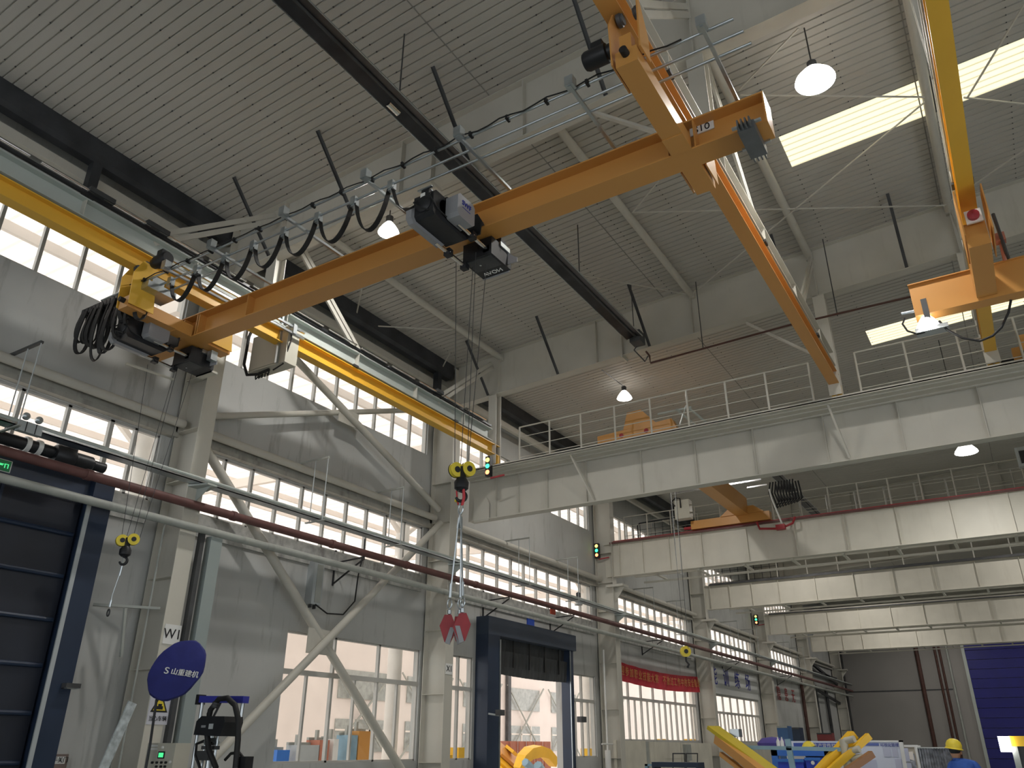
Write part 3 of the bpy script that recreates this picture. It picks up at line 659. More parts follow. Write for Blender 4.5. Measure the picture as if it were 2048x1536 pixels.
t.add('master_link', MB().tube([(HX + .035 * math.cos(a), YC, 4.6 + .075 * math.sin(a)) for a in [i * math.pi / 8 for i in range(17)]], .013, 8), GALV, smooth=True)
lg = ((-.13, 0), (-.02, .08), (.09, -.02))
for dx, dy in lg:
    t.add('wire_leg', MB().tube([(HX, YC, 4.55), (HX + dx * .3, YC + dy * .4, 4.35), (HX + dx, YC + dy, 3.42)], .011, 8).tube([(HX + dx * .93, YC + dy, 3.6), (HX + dx, YC + dy, 3.42)], .019, 8).tube([(HX + dx * .15, YC, 4.48), (HX + dx * .3, YC + dy * .4, 4.33)], .02, 8), GALV, smooth=True)
    t.add('shackle', MB().tube([(HX + dx + .035 * math.cos(a), YC + dy, 3.34 + .06 * math.sin(a)) for a in [i * math.pi / 8 for i in range(17)]], .01, 8).lathe((HX + dx, YC + dy, 3.2), [(0, 0), (.028, .01), (.028, .06), (0, .07)], (0, 0, 1), 12), GALV, smooth=True)
for i, (dx, dy) in enumerate(lg):
    nm = ('left', 'rear middle', 'right')[i]; cx_, cy_ = HX + dx * 1.1, YC + dy * 1.2; zc = 3.0
    t = T('lifting_clamp', nm + ' red six-sided plate lifting clamp below the wire legs', 'lifting clamp', (cx_, cy_, zc), 'red lifting clamps')
    s_ = -1 if i == 0 else 1
    hexo = [(-.04, .2), (.05, .2), (.11, .06), (.04, -.14), (-.03, -.16), (-.12, .02)] if i != 1 else [(-.07, .18), (.06, .18), (.08, .0), (.05, -.13), (-.05, -.13), (-.09, .0)]
    d = Vector((.83, .5, 0)) if i != 1 else Vector((.8, .6, 0)); d.normalize()
    nrm = Vector((d.y, -d.x, 0)) * .045
    po = [Vector((cx_, cy_, zc)) + d * (s_ * a) + Vector((0, 0, b)) for a, b in hexo]
    t.add('clamp_body', MB().prism([p - nrm * .5 for p in po], nrm), REDP)
    jw = [(-.09, .04), (-.03, .04), (.03, -.15), (-.03, -.17)]
    t.add('clamp_jaw', MB().prism([Vector((cx_, cy_, zc)) + d * (s_ * a) + Vector((0, 0, b)) - nrm * .8 for a, b in jw], nrm * 1.6), GREY)
    t.add('eye_ring', MB().tube([Vector((cx_, cy_, zc + .12)) - nrm + d * (.035 * math.cos(a)) + Vector((0, 0, .035 * math.sin(a))) for a in [k * math.pi / 6 for k in range(13)]], .011, 8), REDP, smooth=True)

# ================================================================== HANGING CONTROL BOX (behind the crane beam, left)
bx = PX(500, 740, -12.6)
c0 = PY(497, 725, 10.9); c1 = PY(578, 660, 10.9)
t = T('control_cabinet', 'beige hanging crane control cabinet below the left runway, cables underneath', 'cabinet', (-12.6, 10.9, 8.6))
xl, xr2 = c0.x, PY(572, 700, 10.9).x; zb_, zt_ = PY(530, 735, 10.9).z, PY(530, 668, 10.9).z
t.add('body', MB().box(xl + .05, xr2, 10.9, 11.25, zb_, zt_), BEIGE)
t.add('door_panel', MB().box(xl + .1, xr2 - .28, 10.885, 10.9, zb_ + .04, zt_ - .03), BEIGE)
t.add('mounting_strut', MB().box(xr2 - .26, xr2 - .2, 10.84, 10.9, zb_, zt_ + .45), GALV); t.add('mounting_strut', MB().box(xl + .1, xl + .16, 11.0, 11.06, zt_, zt_ + .5), GALV)
t.add('cable', MB().tube([(xl + .05, 10.85, zt_ + .3), (xl, 10.8, zt_), (xl - .02, 10.8, zb_ + .2), (xl + .08, 10.85, zb_ - .08), (xl + .4, 10.9, zb_ - .12), (xl + .7, 10.95, zb_ - .05)], .035, 8).tube([(xr2, 10.95, zt_ - .05), (xr2 + .08, 10.95, zt_ - .35), (xr2 - .1, 10.95, zb_ - .02), (xr2 - .4, 10.95, zb_ - .1)], .018, 8), BLKR, smooth=True)
for i in range(5): t.add('cable_gland', MB().tube([(xl + .2 + i * .11, 11.0, zb_), (xl + .2 + i * .11, 11.0, zb_ - .1), (xl + .28 + i * .1, 10.95, zb_ - .2), (xl + .4 + i * .06, 10.95, zb_ - .13)], .015, 6), BLKR)
t.add('alarm_lamp', MB().box(xr2 - .02, xr2 + .14, 10.92, 11.02, zt_ - .22, zt_ + .02), LGREY)
t.add('flange_bracket', MB().box(xl + .3, xl + .7, 11.0, 11.3, zt_ + .05, zt_ + .3), YELLOW)

# ================================================================== CRANE 2 (right edge)
yc2, zb2, zt2 = 15.13, 9.0, 9.66
t = T('bridge_crane', 'orange bridge crane beam cut by the right picture edge, under far runway', 'crane', (3, yc2, zb2))
xl = PY(1817, 575, 14.96).x
t.add('girder', MB().box(xl, 9.0, 14.98, 15.28, zb2, zt2).box(xl - .01, 9.0, 14.93, 15.33, zt2 - .02, zt2), ORANGE)
cr = t.add('end_carriage', MB().box(.62, .94, 13.1, 14.96, zb2 + .05, zb2 + .5), ORANGE)
a = PY(1945, 500, 14); 
t.add('wheel_plate', MB().prism([(.6, 12.9, 9.2), (.6, 13.9, 9.2), (.6, 13.8, 9.8), (.6, 13.3, 10.1), (.6, 12.8, 10.0)], (.02, 0, 0)).prism([(1.0, 12.9, 9.2), (1.0, 13.9, 9.2), (1.0, 13.8, 9.8), (1.0, 13.3, 10.1), (1.0, 12.8, 10.0)], (.02, 0, 0)), ORANGE, cr)
t.add('travel_sensor', MB().lathe((.8, 12.98, 9.55), [(0, 0), (.09, 0), (.09, .06), (0, .08)], (0, -1, 0), 16), REDP, cr, True)
t.add('sensor_plate', MB().box(.68, .92, 12.98, 13.02, 9.43, 9.67), CREAM, cr)
rd = PY(1967, 549, 14.93)
t.add('bolt_cap', MB().lathe((rd.x, 14.97, rd.z), [(0, 0), (.07, 0), (.07, .03), (0, .04)], (0, -1, 0), 18), REDP, smooth=True)
t.add('rail_strut', MB().tube([(1.25, 14.9, 9.66), (1.15, 14.0, 10.1)], .03, 6), DARK)
hp = [PY(2000, 478, 14.6), PY(2010, 520, 14.9)]
t.add('cable_post', MB().tube([hp[0], hp[1]], .035, 8).box(hp[0].x - .08, hp[0].x + .08, 14.5, 14.66, hp[0].z - .08, hp[0].z + .08), CONT)
e0, e1 = PY(1878, 642, 15), PY(1960, 682, 15); e2, e3 = PY(2003, 655, 15), PY(2022, 600, 15)
t.add('hanging_cable', MB().tube([e0, PY(1895, 660, 15), PY(1925, 676, 15), e1, PY(1985, 672, 15), e2, PY(2017, 625, 15), e3], .022, 8), BLKR, smooth=True)
t.add('hanging_cable', MB().tube([PY(1810, 636, 15), PY(1805, 648, 15), PY(1815, 662, 15), PY(1835, 668, 15), PY(1850, 664, 15)], .018, 8), BLKR, smooth=True)
t.add('tail_conduit', MB().tube([PY(1803, 628, 15.1), PY(1830, 622, 15.1)], .03, 8), GALV)

# ================================================================== LAMPS
def highbay(x, y, z, lab, r=.3, rod=None, on=True, e=260, zt_=None, col=(1, .97, .92)):
    t = T('high_bay_lamp', lab, 'lamp', (x, y, z))
    t.add('reflector', MB().lathe((x, y, z), [(r, 0), (r * .95, .06), (r * .62, .2), (r * .3, .3), (r * .28, .32)], (0, 0, 1), 28), LAMPB if on else WHITE, smooth=True)
    t.add('lens', MB().lathe((x, y, z), [(0, .0), (r * .98, .0), (r * .98, .015), (0, .015)], (0, 0, 1), 28), LAMPW if on else WHITE, smooth=True)
    t.add('driver_housing', MB().lathe((x, y, z + .3), [(0, 0), (.09, 0), (.09, .16), (.03, .2), (0, .2)], (0, 0, 1), 14), DARK, smooth=True)
    t.add('hanger_rod', MB().tube([(x, y, z + .48), rod or (x, y, (zt_ or roofz(x)))], .014, 6), DARK)
    if on:
        l = bpy.data.lights.new('hall_light', 'AREA'); l.shape = 'DISK'; l.size = r * 1.8; l.energy = e; l.color = col
        o = bpy.data.objects.new('hall_light', l); o.location = (0, 0, -.02); o.parent = t.o; COL.objects.link(o)
    return t
q = PY(1636, 160, 12.3); highbay(q.x - .05, 12.3, q.z, 'brightest high bay lamp, right of the orange crane beam end', .36, zt_=roofz(0) - .0)
q = PY(777, 466, 11.7); highbay(q.x, 11.7, q.z, 'high bay lamp glowing above the orange beam left of the middle hoist', .25)
q = PY(1249, 797, 24.5); highbay(q.x, 24.5, q.z, 'high bay lamp above the near girder railing and orange end truck', .27, rod=tuple(PY(1204, 740, 20.1)))
q = PY(1858, 660, 15.1); highbay(q.x, 15.1, q.z, 'flood lamp under left end of the right-hand orange crane', .22, zt_=9.1)
q = PY(1933, 905, 28); highbay(q.x, 28, q.z, 'round lamp above the red-railed girder at right', .34)
for x, y, lab in ((-3.4, 2.5, 'unseen'),): pass
q = PX(1157, 1205, -14.6); highbay(q.x, q.y, q.z - .1, 'small white unlit bell lamp hung below the cable tray past the doorway', .16, on=False, zt_=7.0)
t = T('flood_lamp_bracket', 'bracket and driver carrying the flood lamp on right-hand crane', 'bracket', (xl, 15.0, 8.8))
q = PY(1852, 622, 15); t.add('bracket', MB().box(q.x - .05, q.x + .05, 14.97, 15.02, q.z - .25, q.z + .25), DARK)
t.add('driver', MB().box(q.x - .25, q.x + .3, 14.95, 15.2, q.z - .42, q.z - .34), LGREY)

for x, y, z in ((-9, 40, 12.7), (2, 40, 12.7), (-8, 52, 12.6), (4, 52, 12.8), (-8, 64, 12.6), (4, 64, 12.8), (-6, 76, 12.4), (4, 76, 12.6)):  # fill lights added without fixtures to brighten the far hall
    l = bpy.data.lights.new('hall_light', 'AREA'); l.shape = 'DISK'; l.size = .5; l.energy = 260; l.color = (1, .95, .88)
    o = bpy.data.objects.new('hall_light', l); o.location = (x, y, z); COL.objects.link(o)
# ================================================================== WHITE GIRDERS
ga = ['nearest white plate girder with walkway and railing', 'white plate girder with red conductor rail, second from the camera', 'third white plate girder with dark rail', 'fourth white plate girder', 'farthest white plate girder, before the end wall']
def girder(y, x0, zb, zt, lab, stf, web_dy=0, walk=False, rail=None, posts=None, m=STEEL, rail_y=None, mesh_panel=False):
    t = T('plate_girder', lab, 'girder', (-7, y, zb), 'white plate girders across the hall')
    yw = y + web_dy
    t.add('web', MB().box(x0, XR - .1, yw - .012, yw + .012, zb, zt), m)
    t.add('bottom_flange', MB().box(x0 + .1, XR - .1, yw - .12, yw + .2, zb - .03, zb), m)
    if walk:
        t.add('walkway_plate', MB().box(x0 + .1, XR - .1, y - .25, yw + .25, zt, zt + .03).box(x0 + .1, XR - .1, y - .25, y - .2, zt - .02, zt + .07).box(x0 + .1, XR - .1, y - .05, y + .0, zt - .03, zt).box(x0 + .1, XR - .1, y + .25, y + .3, zt - .03, zt).box(x0 + .1, XR - .1, yw - .15, yw - .05, zt - .04, zt), m)
        t.add('crane_rail', MB().box(x0 + .6, XR - .1, yw - .04, yw + .04, zt + .03, zt + .12), DARK)
    else:
        t.add('top_flange', MB().box(x0, XR - .1, yw - .1, yw + .25, zt, zt + .03), m)
        if rail: t.add('conductor_rail', MB().box(x0 + .3, XR - .1, yw - .16, yw - .1, zt + .0, zt + .08), rail[0]); 
        if rail: t.add('crane_rail', MB().box(x0 + .3, XR - .1, yw + .02, yw + .1, zt + .03, zt + .16), rail[1])
        k = MB().box(x0 + 1.2, XR - .1, yw + .35, yw + .45, zb - .06, zb - .0).box(x0 + 1.2, XR - .1, yw + 1.35, yw + 1.4, zb - .16, zb - .08)
        for i in range(9): k.box(x0 + 2.2 + i * 1.9, x0 + 2.3 + i * 1.9, yw + .1, yw + 1.4, zb - .09, zb - .03)
        t.add('lower_walkway', k, m)
    for x in stf: t.add('stiffener', MB().box(x - .008, x + .008, yw - .11, yw, zb, zt), m)
    return t
s1 = [-13.45, -12.6, -11.55, -10.2, -8.4, -6.75, -5.1, -3.25, -1.45, .35, 2.1, 3.9]
g1 = girder(20.0, -14.55, 8.27, 9.6, ga[0], s1, .75, True)
# strut plate on the girder end and inclined stay by the second column
g1.add('end_bracket', MB().prism([(-14.3, 20.65, 8.2), (-13.7, 20.65, 8.2), (-13.7, 20.65, 8.75), (-13.8, 20.65, 8.95), (-14.0, 20.65, 9.0), (-14.3, 20.65, 9.0)], (0, .04, 0)), STEEL)
g1.add('stay', MB().bar((-10.35, 20.0, 9.58), (-9.95, 20.6, 8.3), .09, .05, (1, 0, 0), 0, 0).bar((-2.95, 20.0, 9.58), (-2.75, 20.6, 8.3), .09, .05, (1, 0, 0)), STEEL)
s2 = [-14.28, -13.18, -11.96, -10.53, -8.64, -6.74, -4.87, -3.03, -1.21, .61, 2.4, 4.2]
girder(32.0, -15.0, 8.38, 9.78, ga[1], s2, 0, rail=(RED, REDP), m=STEELW)
girder(44.0, -14.6, 8.55, 9.78, ga[2], s2, 0, rail=(DARK, DARK), m=STEELW)
girder(56.0, -14.6, 8.48, 9.72, ga[3], s2, 0, rail=(DARK, STEEL), m=STEELW)
girder(68.0, -14.4, 8.45, 9.62, ga[4], s2, 0, rail=(STEEL, STEEL), m=STEELW)
def railing(y, z, xs, lab, h=1.15, x1=None, m=STEEL, n=3, toprails=True):
    t = T('railing', lab, 'railing', (xs[0], y, z))
    for x in xs: t.add('post', MB().tube([(x, y, z), (x, y, z + h)], .028, 8), m, smooth=True)
    for k in range(n + 1):
        zz = z + h * (1 - k / (n + .4)); t.add('rail', MB().tube([(xs[0], y, zz), (xs[-1], y, zz)], .024 if k == 0 else .012, 8), m, smooth=True)
    return t
sc = .992
p1 = [-12.14, -11.06, -9.98, -8.86, -7.73, -6.62, -5.5, -4.4, -3.26]; p2 = [-2.11, -.96, .2, 1.4, 2.6, 3.8]
railing(19.82, 9.63, [x * sc for x in p1], 'tubular railing on the near girder walkway, left stretch', 1.13)
railing(19.82, 9.63, [x * sc for x in p2], 'tubular railing on the near girder walkway, right stretch', 1.13)
railing(32.9, 9.7, [-14.4 + i * 1.12 for i in range(18)], 'front railing on the red-railed girder', 1.5)
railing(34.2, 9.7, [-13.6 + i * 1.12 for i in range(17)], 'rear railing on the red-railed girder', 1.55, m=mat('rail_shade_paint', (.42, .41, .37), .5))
railing(45.2, 9.5, [-14.0 + i * 1.6 for i in range(13)], 'railing on the third girder', 1.75, n=2)
# wire mesh gate in front of upper windows
t = T('mesh_gate', 'black wire mesh guard before the windows on red-railed girder', 'guard', (-14.3, 33.3, 9.8))
m = MB()
for i in range(7): m.tube([(-14.2 + i * .36, 33.4, 9.8), (-14.2 + i * .36, 33.4, 10.95)], .014, 6)
for i in range(5): m.tube([(-14.2, 33.4, 9.9 + i * .25), (-12.0, 33.4, 9.9 + i * .25)], .009, 6)
t.add('mesh', m, BLACK); t.add('frame', MB().tube([(-13.95, 33.38, 9.8), (-13.95, 33.38, 10.85), (-13.85, 33.38, 10.95), (-11.9, 33.38, 11.0)], .03, 8), BLACK, smooth=True)
t = T('mesh_gate', 'black wire mesh guard before the windows on the third girder', 'guard', (-14.3, 45.8, 9.8))
m = MB()
for i in range(9): m.tube([(-14.4 + i * .45, 45.5, 9.8), (-14.4 + i * .45, 45.5, 11.0)], .018, 6)
for i in range(4): m.tube([(-14.4, 45.5, 9.95 + i * .3), (-10.8, 45.5, 9.95 + i * .3)], .012, 6)
t.add('mesh', m, BLACK)
# orange end truck on girder 1
yt = 20.75
t = T('end_truck', 'orange crane end truck with trapezoid top on near girder', 'end truck', (-8.4, yt, 9.8))
t.add('box', MB().prism([(-9.75, yt - .12, 9.8), (-7.35, yt - .12, 9.8), (-7.2, yt - .12, 10.0), (-7.35, yt - .12, 10.36), (-9.75, yt - .12, 10.26)], (0, .3, 0)), ORANGE)
t.add('tower', MB().prism([(-8.9, yt - .08, 10.32), (-7.85, yt - .08, 10.34), (-8.3, yt - .08, 10.86), (-8.75, yt - .08, 10.84)], (0, .2, 0)), ORANGE)
for x in (-8.95, -8.15): t.add('bolt_cap', MB().lathe((x, yt - .12, 10.13), [(0, 0), (.07, 0), (.07, .02), (0, .03)], (0, -1, 0), 16), REDP, smooth=True)
for x in (-9.55, -7.5): t.add('wheel', MB().lathe((x, yt - .13, 9.93), [(0, 0), (.14, 0), (.14, .03), (0, .04)], (0, -1, 0), 18), ORANGE, smooth=True)
t.add('buffer', MB().tube([(-9.98, yt, 9.95), (-9.72, yt, 9.95)], .05, 10).tube([(-7.2, yt, 9.98), (-6.98, yt, 9.98)], .06, 10), BLKR, smooth=True)
t.add('rail_frame', MB().bar((-7.9, yt + .3, 10.75), (-6.85, yt + .3, 10.75), .06, .05).bar((-7.3, yt + .2, 10.75), (-6.7, yt + 1.3, 10.1), .05, .05).bar((-6.95, yt + .2, 10.75), (-6.35, yt + 1.3, 10.1), .05, .05).bar((-6.95, yt + .1, 10.75), (-7.15, yt - .05, 10.1), .03, .03), STEELG)
t = T('end_truck', 'orange end truck with black buffer at right picture edge on near girder', 'end truck', (2.5, yt, 9.8))
t.add('box', MB().box(1.25, 3.6, yt - .12, yt + .18, 9.95, 10.35), ORANGE); t.add('step', MB().box(1.45, 1.9, yt - .1, yt + .1, 10.3, 10.65), ORANGE)
t.add('buffer', MB().tube([(.9, yt, 10.08), (1.25, yt, 10.08)], .07, 10), BLKR, smooth=True)
t.add('wheel', MB().lathe((1.55, yt - .14, 10.1), [(0, 0), (.13, 0), (.13, .03), (0, .04)], (0, -1, 0), 16), DARK, smooth=True)
# crane between the two girders, seen over the red rail
t = T('bridge_crane', 'orange bridge crane over the red-railed girder, beam rising toward camera', 'crane', (-9, 31, 9.9))
b0 = PY(1478, 1018, 31.9); 
t.add('girder', MB().box(-8.95, -8.45, 21.2, 31.9, 10.25, 10.95), ORANGE)
t.add('end_truck', MB().box(-10.9, -7.6, 31.85, 32.2, 9.95, 10.3), ORANGE)
t.add('saddle', MB().prism([(-9.6, 31.8, 10.3), (-7.8, 31.8, 10.3), (-8.2, 31.8, 10.6), (-9.2, 31.8, 10.6)], (0, .4, 0)), ORANGE)
t.add('buffer', MB().tube([(-11.25, 32, 10.05), (-10.9, 32, 10.05)], .07, 10), REDP, smooth=True)
t.add('control_box', MB().box(-11.4, -10.75, 31.4, 31.8, 10.35, 11.15), BEIGE)
t.add('box_cable', MB().tube([(-11.35, 31.35, 10.9), (-11.5, 31.35, 11.1), (-11.3, 31.35, 11.25), (-11.1, 31.35, 11.2), (-11.1, 31.35, 10.8)], .03, 8), BLKR, smooth=True)
t.add('festoon_rail', MB().bar((-11.4, 31.3, 11.45), (-7.6, 31.3, 11.45), .1, .06).bar((-8.2, 31.3, 11.2), (-7.4, 31.3, 11.2), .08, .05), CHROME)
cb = MB()
for i in range(9):
    x = -7.3 + i * .11; cb.tube([(x, 31.4, 11.3), (x - .1, 31.4, 10.9 - .03 * i), (x + .05, 31.4, 10.2 + .02 * i), (x + .25, 31.45, 10.5), (x + .2, 31.4, 11.2)], .035, 6)
t.add('cable_bunch', cb, BLKR, smooth=True)
t.add('white_cable', MB().tube([(-7.35, 31.3, 11.0), (-7.3, 31.3, 10.6), (-7.15, 31.3, 10.0), (-7.1, 31.6, 9.6)], .035, 8), WHITE, smooth=True)
t.add('collector_arm', MB().tube([(-8.1, 31.7, 9.85), (-8.0, 31.6, 9.55), (-7.2, 31.6, 9.45), (-6.7, 31.6, 9.6), (-6.6, 31.7, 9.85)], .05, 6).box(-7.35, -7.0, 31.5, 31.7, 9.4, 9.6), REDP)
t = T('end_truck', 'white and black machine corner with orange truck at right edge above red rail', 'end truck', (1.6, 32, 10))
q = PY(2040, 915, 32); t.add('panel', MB().box(q.x - .1, q.x + .8, 31.9, 32.2, q.z - .35, q.z + .35), LGREY); t.add('winding', MB().box(q.x + .0, q.x + .7, 31.85, 31.9, q.z - .25, q.z + .2), BLACK); t.add('box', MB().box(q.x + .05, q.x + .8, 31.9, 32.3, 9.95, 10.35), ORANGE)

# ================================================================== CROSS BRACES, TUBES, PIPES ON THE LEFT WALL
def tube_thing(name, lab, cat, a, b, r, m, grp=None):
    return one(name, lab, cat, MB().tube([a, b], r, 14), m, grp, True)
XB = -15.0
tube_thing('cross_brace', 'round white brace falling from W1 column top to X1 column foot', 'brace', (XB - .06, 10.75, 7.95), (XB - .06, 19.7, .1), .11, STEEL, 'wall cross braces')
tube_thing('cross_brace', 'round white brace rising to X1 column, crossing over the large window', 'brace', (XB + .1, 10.75, .1), (XB + .1, 19.7, 8.05), .1, STEEL, 'wall cross braces')
one('gusset_plate', 'gusset plate where lower cross braces meet on the window', 'plate', MB().box(-15.0, -14.98, 14.6, 15.5, 3.7, 4.3), STEEL)
tube_thing('cross_brace', 'upper brace falling from W1 column top toward the hook block', 'brace', (XB, 10.75, 12.0), (XB, 19.7, 8.5), .1, STEEL, 'wall cross braces')
tube_thing('cross_brace', 'upper brace rising from W1 column toward X1 column top', 'brace', (XB - .12, 10.75, 8.62), (XB - .12, 19.7, 12.0), .08, STEEL, 'wall cross braces')
one('gusset_plate', 'gusset plate where the upper cross braces meet', 'plate', MB().box(-15.06, -15.04, 14.95, 15.75, 9.95, 10.4), STEEL)
for a, b, lab in ((2, 10.3, 'beside the navy roller door'), (10.7, 19.8, 'between the W1 and X1 columns'), (20.2, 31.8, 'above the curtained doorway'), (32.2, 43.8, 'above the red banner'), (44.2, 55.8, 'above the black-lettered panel'), (56.2, 67.8, 'above the red-lettered wall'), (68.2, 79.8, 'in the dark last bay')):
    tube_thing('wall_tube', 'horizontal round tie tube along the left wall ' + lab, 'tube', (-15.2, a, 8.28), (-15.2, b, 8.28), .1, STEEL, 'wall tie tubes')
for a, b, lab in ((68.2, 79.6, 'lower'),):
    one('wall_beam', 'dark horizontal wall beam in the last bay', 'beam', MB().bar((-15.2, a, 7.2), (-15.2, 82, 7.2), .2, .25), DARK)
tube_thing('water_pipe', 'long dull red fire water pipe along the left wall', 'pipe', (-14.42, 2, 6.3), (-14.42, 82.5, 6.3), .092, RED)
t = T('pipe_coupling', 'couplings on the long dull red pipe', 'pipe fitting', (-14.42, 20, 6.3)); 
for y in (7.9, 11.35, 14.5, 17.5, 21, 27, 33, 39, 45): t.add('coupling', MB().tube([(-14.42, y, 6.3), (-14.42, y + .12, 6.3)], .108, 14), RED, smooth=True)
tube_thing('air_pipe', 'long grey pipe along the left wall below red pipe', 'pipe', (-14.45, 2, 5.84), (-14.45, 82.5, 5.84), .082, GREYP)
t = T('cable_tray', 'steel cable tray with black cable along the left wall', 'cable tray', (-14.4, 40, 6.75))
t.add('tray', MB().box(-14.55, -14.27, 2, 82, 6.76, 6.78).box(-14.55, -14.54, 2, 82, 6.76, 6.89).box(-14.28, -14.27, 2, 82, 6.76, 6.85), GALV)
t.add('cable', MB().tube([(-14.43, 2, 6.88), (-14.43, 82, 6.88)], .05, 8), DARK, smooth=True)
t.add('cover_tube', MB().tube([(-14.29, 2, 6.85), (-14.29, 82, 6.85)], .04, 8), STEELG, smooth=True)
for y, lab in ((6.4, 'beside emergency lamps'), (13.88, 'first past the W1 column'), (16.93, 'second past the W1 column'), (24.0, 'first past X1 column'), (27.7, 'second past X1 column'), (35.3, 'first above the red banner'), (39.4, 'second above the red banner'), (48, 'first above lettered panel'), (52, 'second above lettered panel'), (60, 'first above red lettering'), (64, 'second above red lettering')):
    t = T('tray_hanger', 'wall bracket with two thin rods holding the cable tray, ' + lab, 'bracket', (-14.4, y, 6.7), 'cable tray hangers')
    y2 = y - .0
    t.add('arm', MB().bar((-15.4, y2, 8.38), (-14.16, y2, 8.38), .06, .045), DARK if y < 10 else GREYP)
    t.add('rod', MB().tube([(-14.18, y2, 8.36), (-14.18, y2, 6.73)], .012, 6), LGREY); t.add('rod', MB().tube([(-14.62, y2, 8.36), (-14.62, y2, 6.73)], .012, 6), LGREY)
    t.add('cross_bar', MB().bar((-14.75, y2, 6.73), (-14.12, y2, 6.73), .05, .03), GREYP)
for y, lab in ((10.5, 'on the W1 column'), (20, 'on the X1 column'), (32, 'on column past doorway'), (44, 'on column past the banner'), (56, 'on the fifth column')):
    one('tray_bracket', 'triangular plate bracket under cable tray ' + lab, 'bracket', MB().prism([(-14.6, y - .25, 6.75), (-14.1, y - .12, 6.75), (-14.1, y + .12, 6.75), (-14.6, y + .25, 6.75)], (0, 0, -.04)).prism([(-14.6, y - .01, 6.71), (-14.15, y - .01, 6.71), (-14.6, y - .01, 6.42)], (0, .02, 0)), STEELG, 'cable tray brackets')
for y, lab in ((15.79, 'between W1 and X1 columns'), (23.07, 'left above curtained doorway'), (27.75, 'right above curtained doorway'), (36.64, 'above the red banner'), (48.5, 'above the lettered panel'), (60.5, 'above the red lettering')):
    one('pipe_bracket', 'black angle pipe bracket ' + lab, 'bracket', MB().box(-15.5, -15.46, y - .02, y + .02, 5.55, 6.5).bar((-15.46, y, 6.15), (-14.42, y, 6.2), .035, .035).bar((-15.46, y, 5.6), (-14.42, y, 6.16), .035, .035), BLACK, 'black pipe brackets')
# vertical ducts at the W1 column
one('cable_duct', 'grey-green vertical cable duct beside the W1 column', 'duct', MB().box(-14.62, -14.45, 10.95, 11.25, 0, 5.75), mat('duct_green', (.30, .345, .335), .5, 0, .05, 1))
one('conduit_strip', 'dark cable strip running down beside the W1 column', 'cable', MB().box(-14.62, -14.5, 10.73, 10.83, 0, 5.9), DARK)
one('riser_pipe', 'thin grey riser pipe left of the W1 column', 'pipe', MB().tube([(-14.85, 10.05, 5.9), (-14.85, 10.05, .3)], .02, 8), GREYP, smooth=True)
one('riser_pipe', 'thin white riser pipe between doorway and red banner', 'pipe', MB().tube([(-15.0, 31.4, 5.3), (-15.0, 31.4, .9)], .035, 8).tube([(-15.0, 31.4, 1.5), (-15.0, 31.4, .4)], .12, 12).tube([(-15.0, 30.9, 1.72), (-15.0, 32.0, 1.72)], .03, 8), WHITE, smooth=True)
one('wall_bracket', 'dark triangular shelf bracket left of the W1 column', 'bracket', MB().bar((-15.4, 9.2, 4.15), (-14.7, 10.2, 4.15), .07, .05).bar((-14.95, 9.6, 4.1), (-15.0, 9.75, 3.2), .05, .05), GREYP)
# wall cabinet + cable
t = T('wall_cabinet', 'narrow tall grey cabinet with trailing cable on wall above the large window', 'cabinet', (-15.3, 15, 4.95))
t.add('body', MB().box(-15.5, -15.25, 14.85, 15.2, 4.93, 6.02), LGREY); t.add('door', MB().box(-15.25, -15.235, 14.95, 15.15, 4.98, 5.95), GREYP)
t.add('cable', MB().tube([(-15.25, 15.0, 4.93), (-15.2, 15.4, 4.75), (-15.2, 16.0, 4.8), (-15.2, 16.4, 5.2), (-15.2, 16.45, 5.9), (-15.2, 16.6, 6.6), (-15.2, 16.6, 6.95)], .02, 6), BLKR, smooth=True)
t.add('gland', MB().box(-15.4, -15.3, 14.9, 14.93, 4.85, 4.93).box(-15.4, -15.3, 15.05, 15.08, 4.83, 4.93), DARK)
# emergency lamps
t = T('emergency_lamp', 'grey twin-head emergency lamp on the cable tray at far left', 'lamp', (-14.25, 6.6, 6.7))
t.add('battery_box', MB().box(-14.35, -14.23, 6.44, 6.85, 6.68, 6.87), LGREY)
for y in (6.53, 6.76): t.add('lamp_head', MB().lathe((-14.28, y, 6.97), [(0, .0), (.065, .02), (.07, .05), (.055, .1), (0, .12)], (1, -.3, -.3), 18), GALV, smooth=True)
for y in (6.55, 6.72): t.add('strap', MB().box(-14.228, -14.222, y, y + .015, 6.68, 6.87), BLACK)
# exit sign
t = T('exit_sign', 'green glowing exit sign on the navy roller door, cut by left edge', 'sign', (-15.0, 6.6, 6.2))
t.add('case', MB().box(-15.04, -15.0, 6.25, 6.84, 6.13, 6.33), mat('exit_green_face', (.0, .06, .02), .4, emis=(0, .6, .15), es=.05, var=0))
m = MB(); X_ = -14.995
m.box(X_, X_ + .003, 6.50, 6.62, 6.16, 6.30); t.add('pictogram', MB().box(X_, X_ + .003, 6.46, 6.49, 6.17, 6.30).box(X_, X_ + .003, 6.49, 6.58, 6.285, 6.30).box(X_, X_ + .003, 6.57, 6.585, 6.17, 6.30).prism([(X_, 6.38, 6.23), (X_, 6.44, 6.28), (X_, 6.44, 6.18)], (.003, 0, 0)).box(X_, X_ + .003, 6.6, 6.7, 6.225, 6.245).box(X_, X_ + .003, 6.63, 6.72, 6.25, 6.26).box(X_, X_ + .003, 6.73, 6.745, 6.19, 6.27).box(X_, X_ + .003, 6.73, 6.80, 6.26, 6.27).box(X_, X_ + .003, 6.785, 6.80, 6.19, 6.27), LCD)
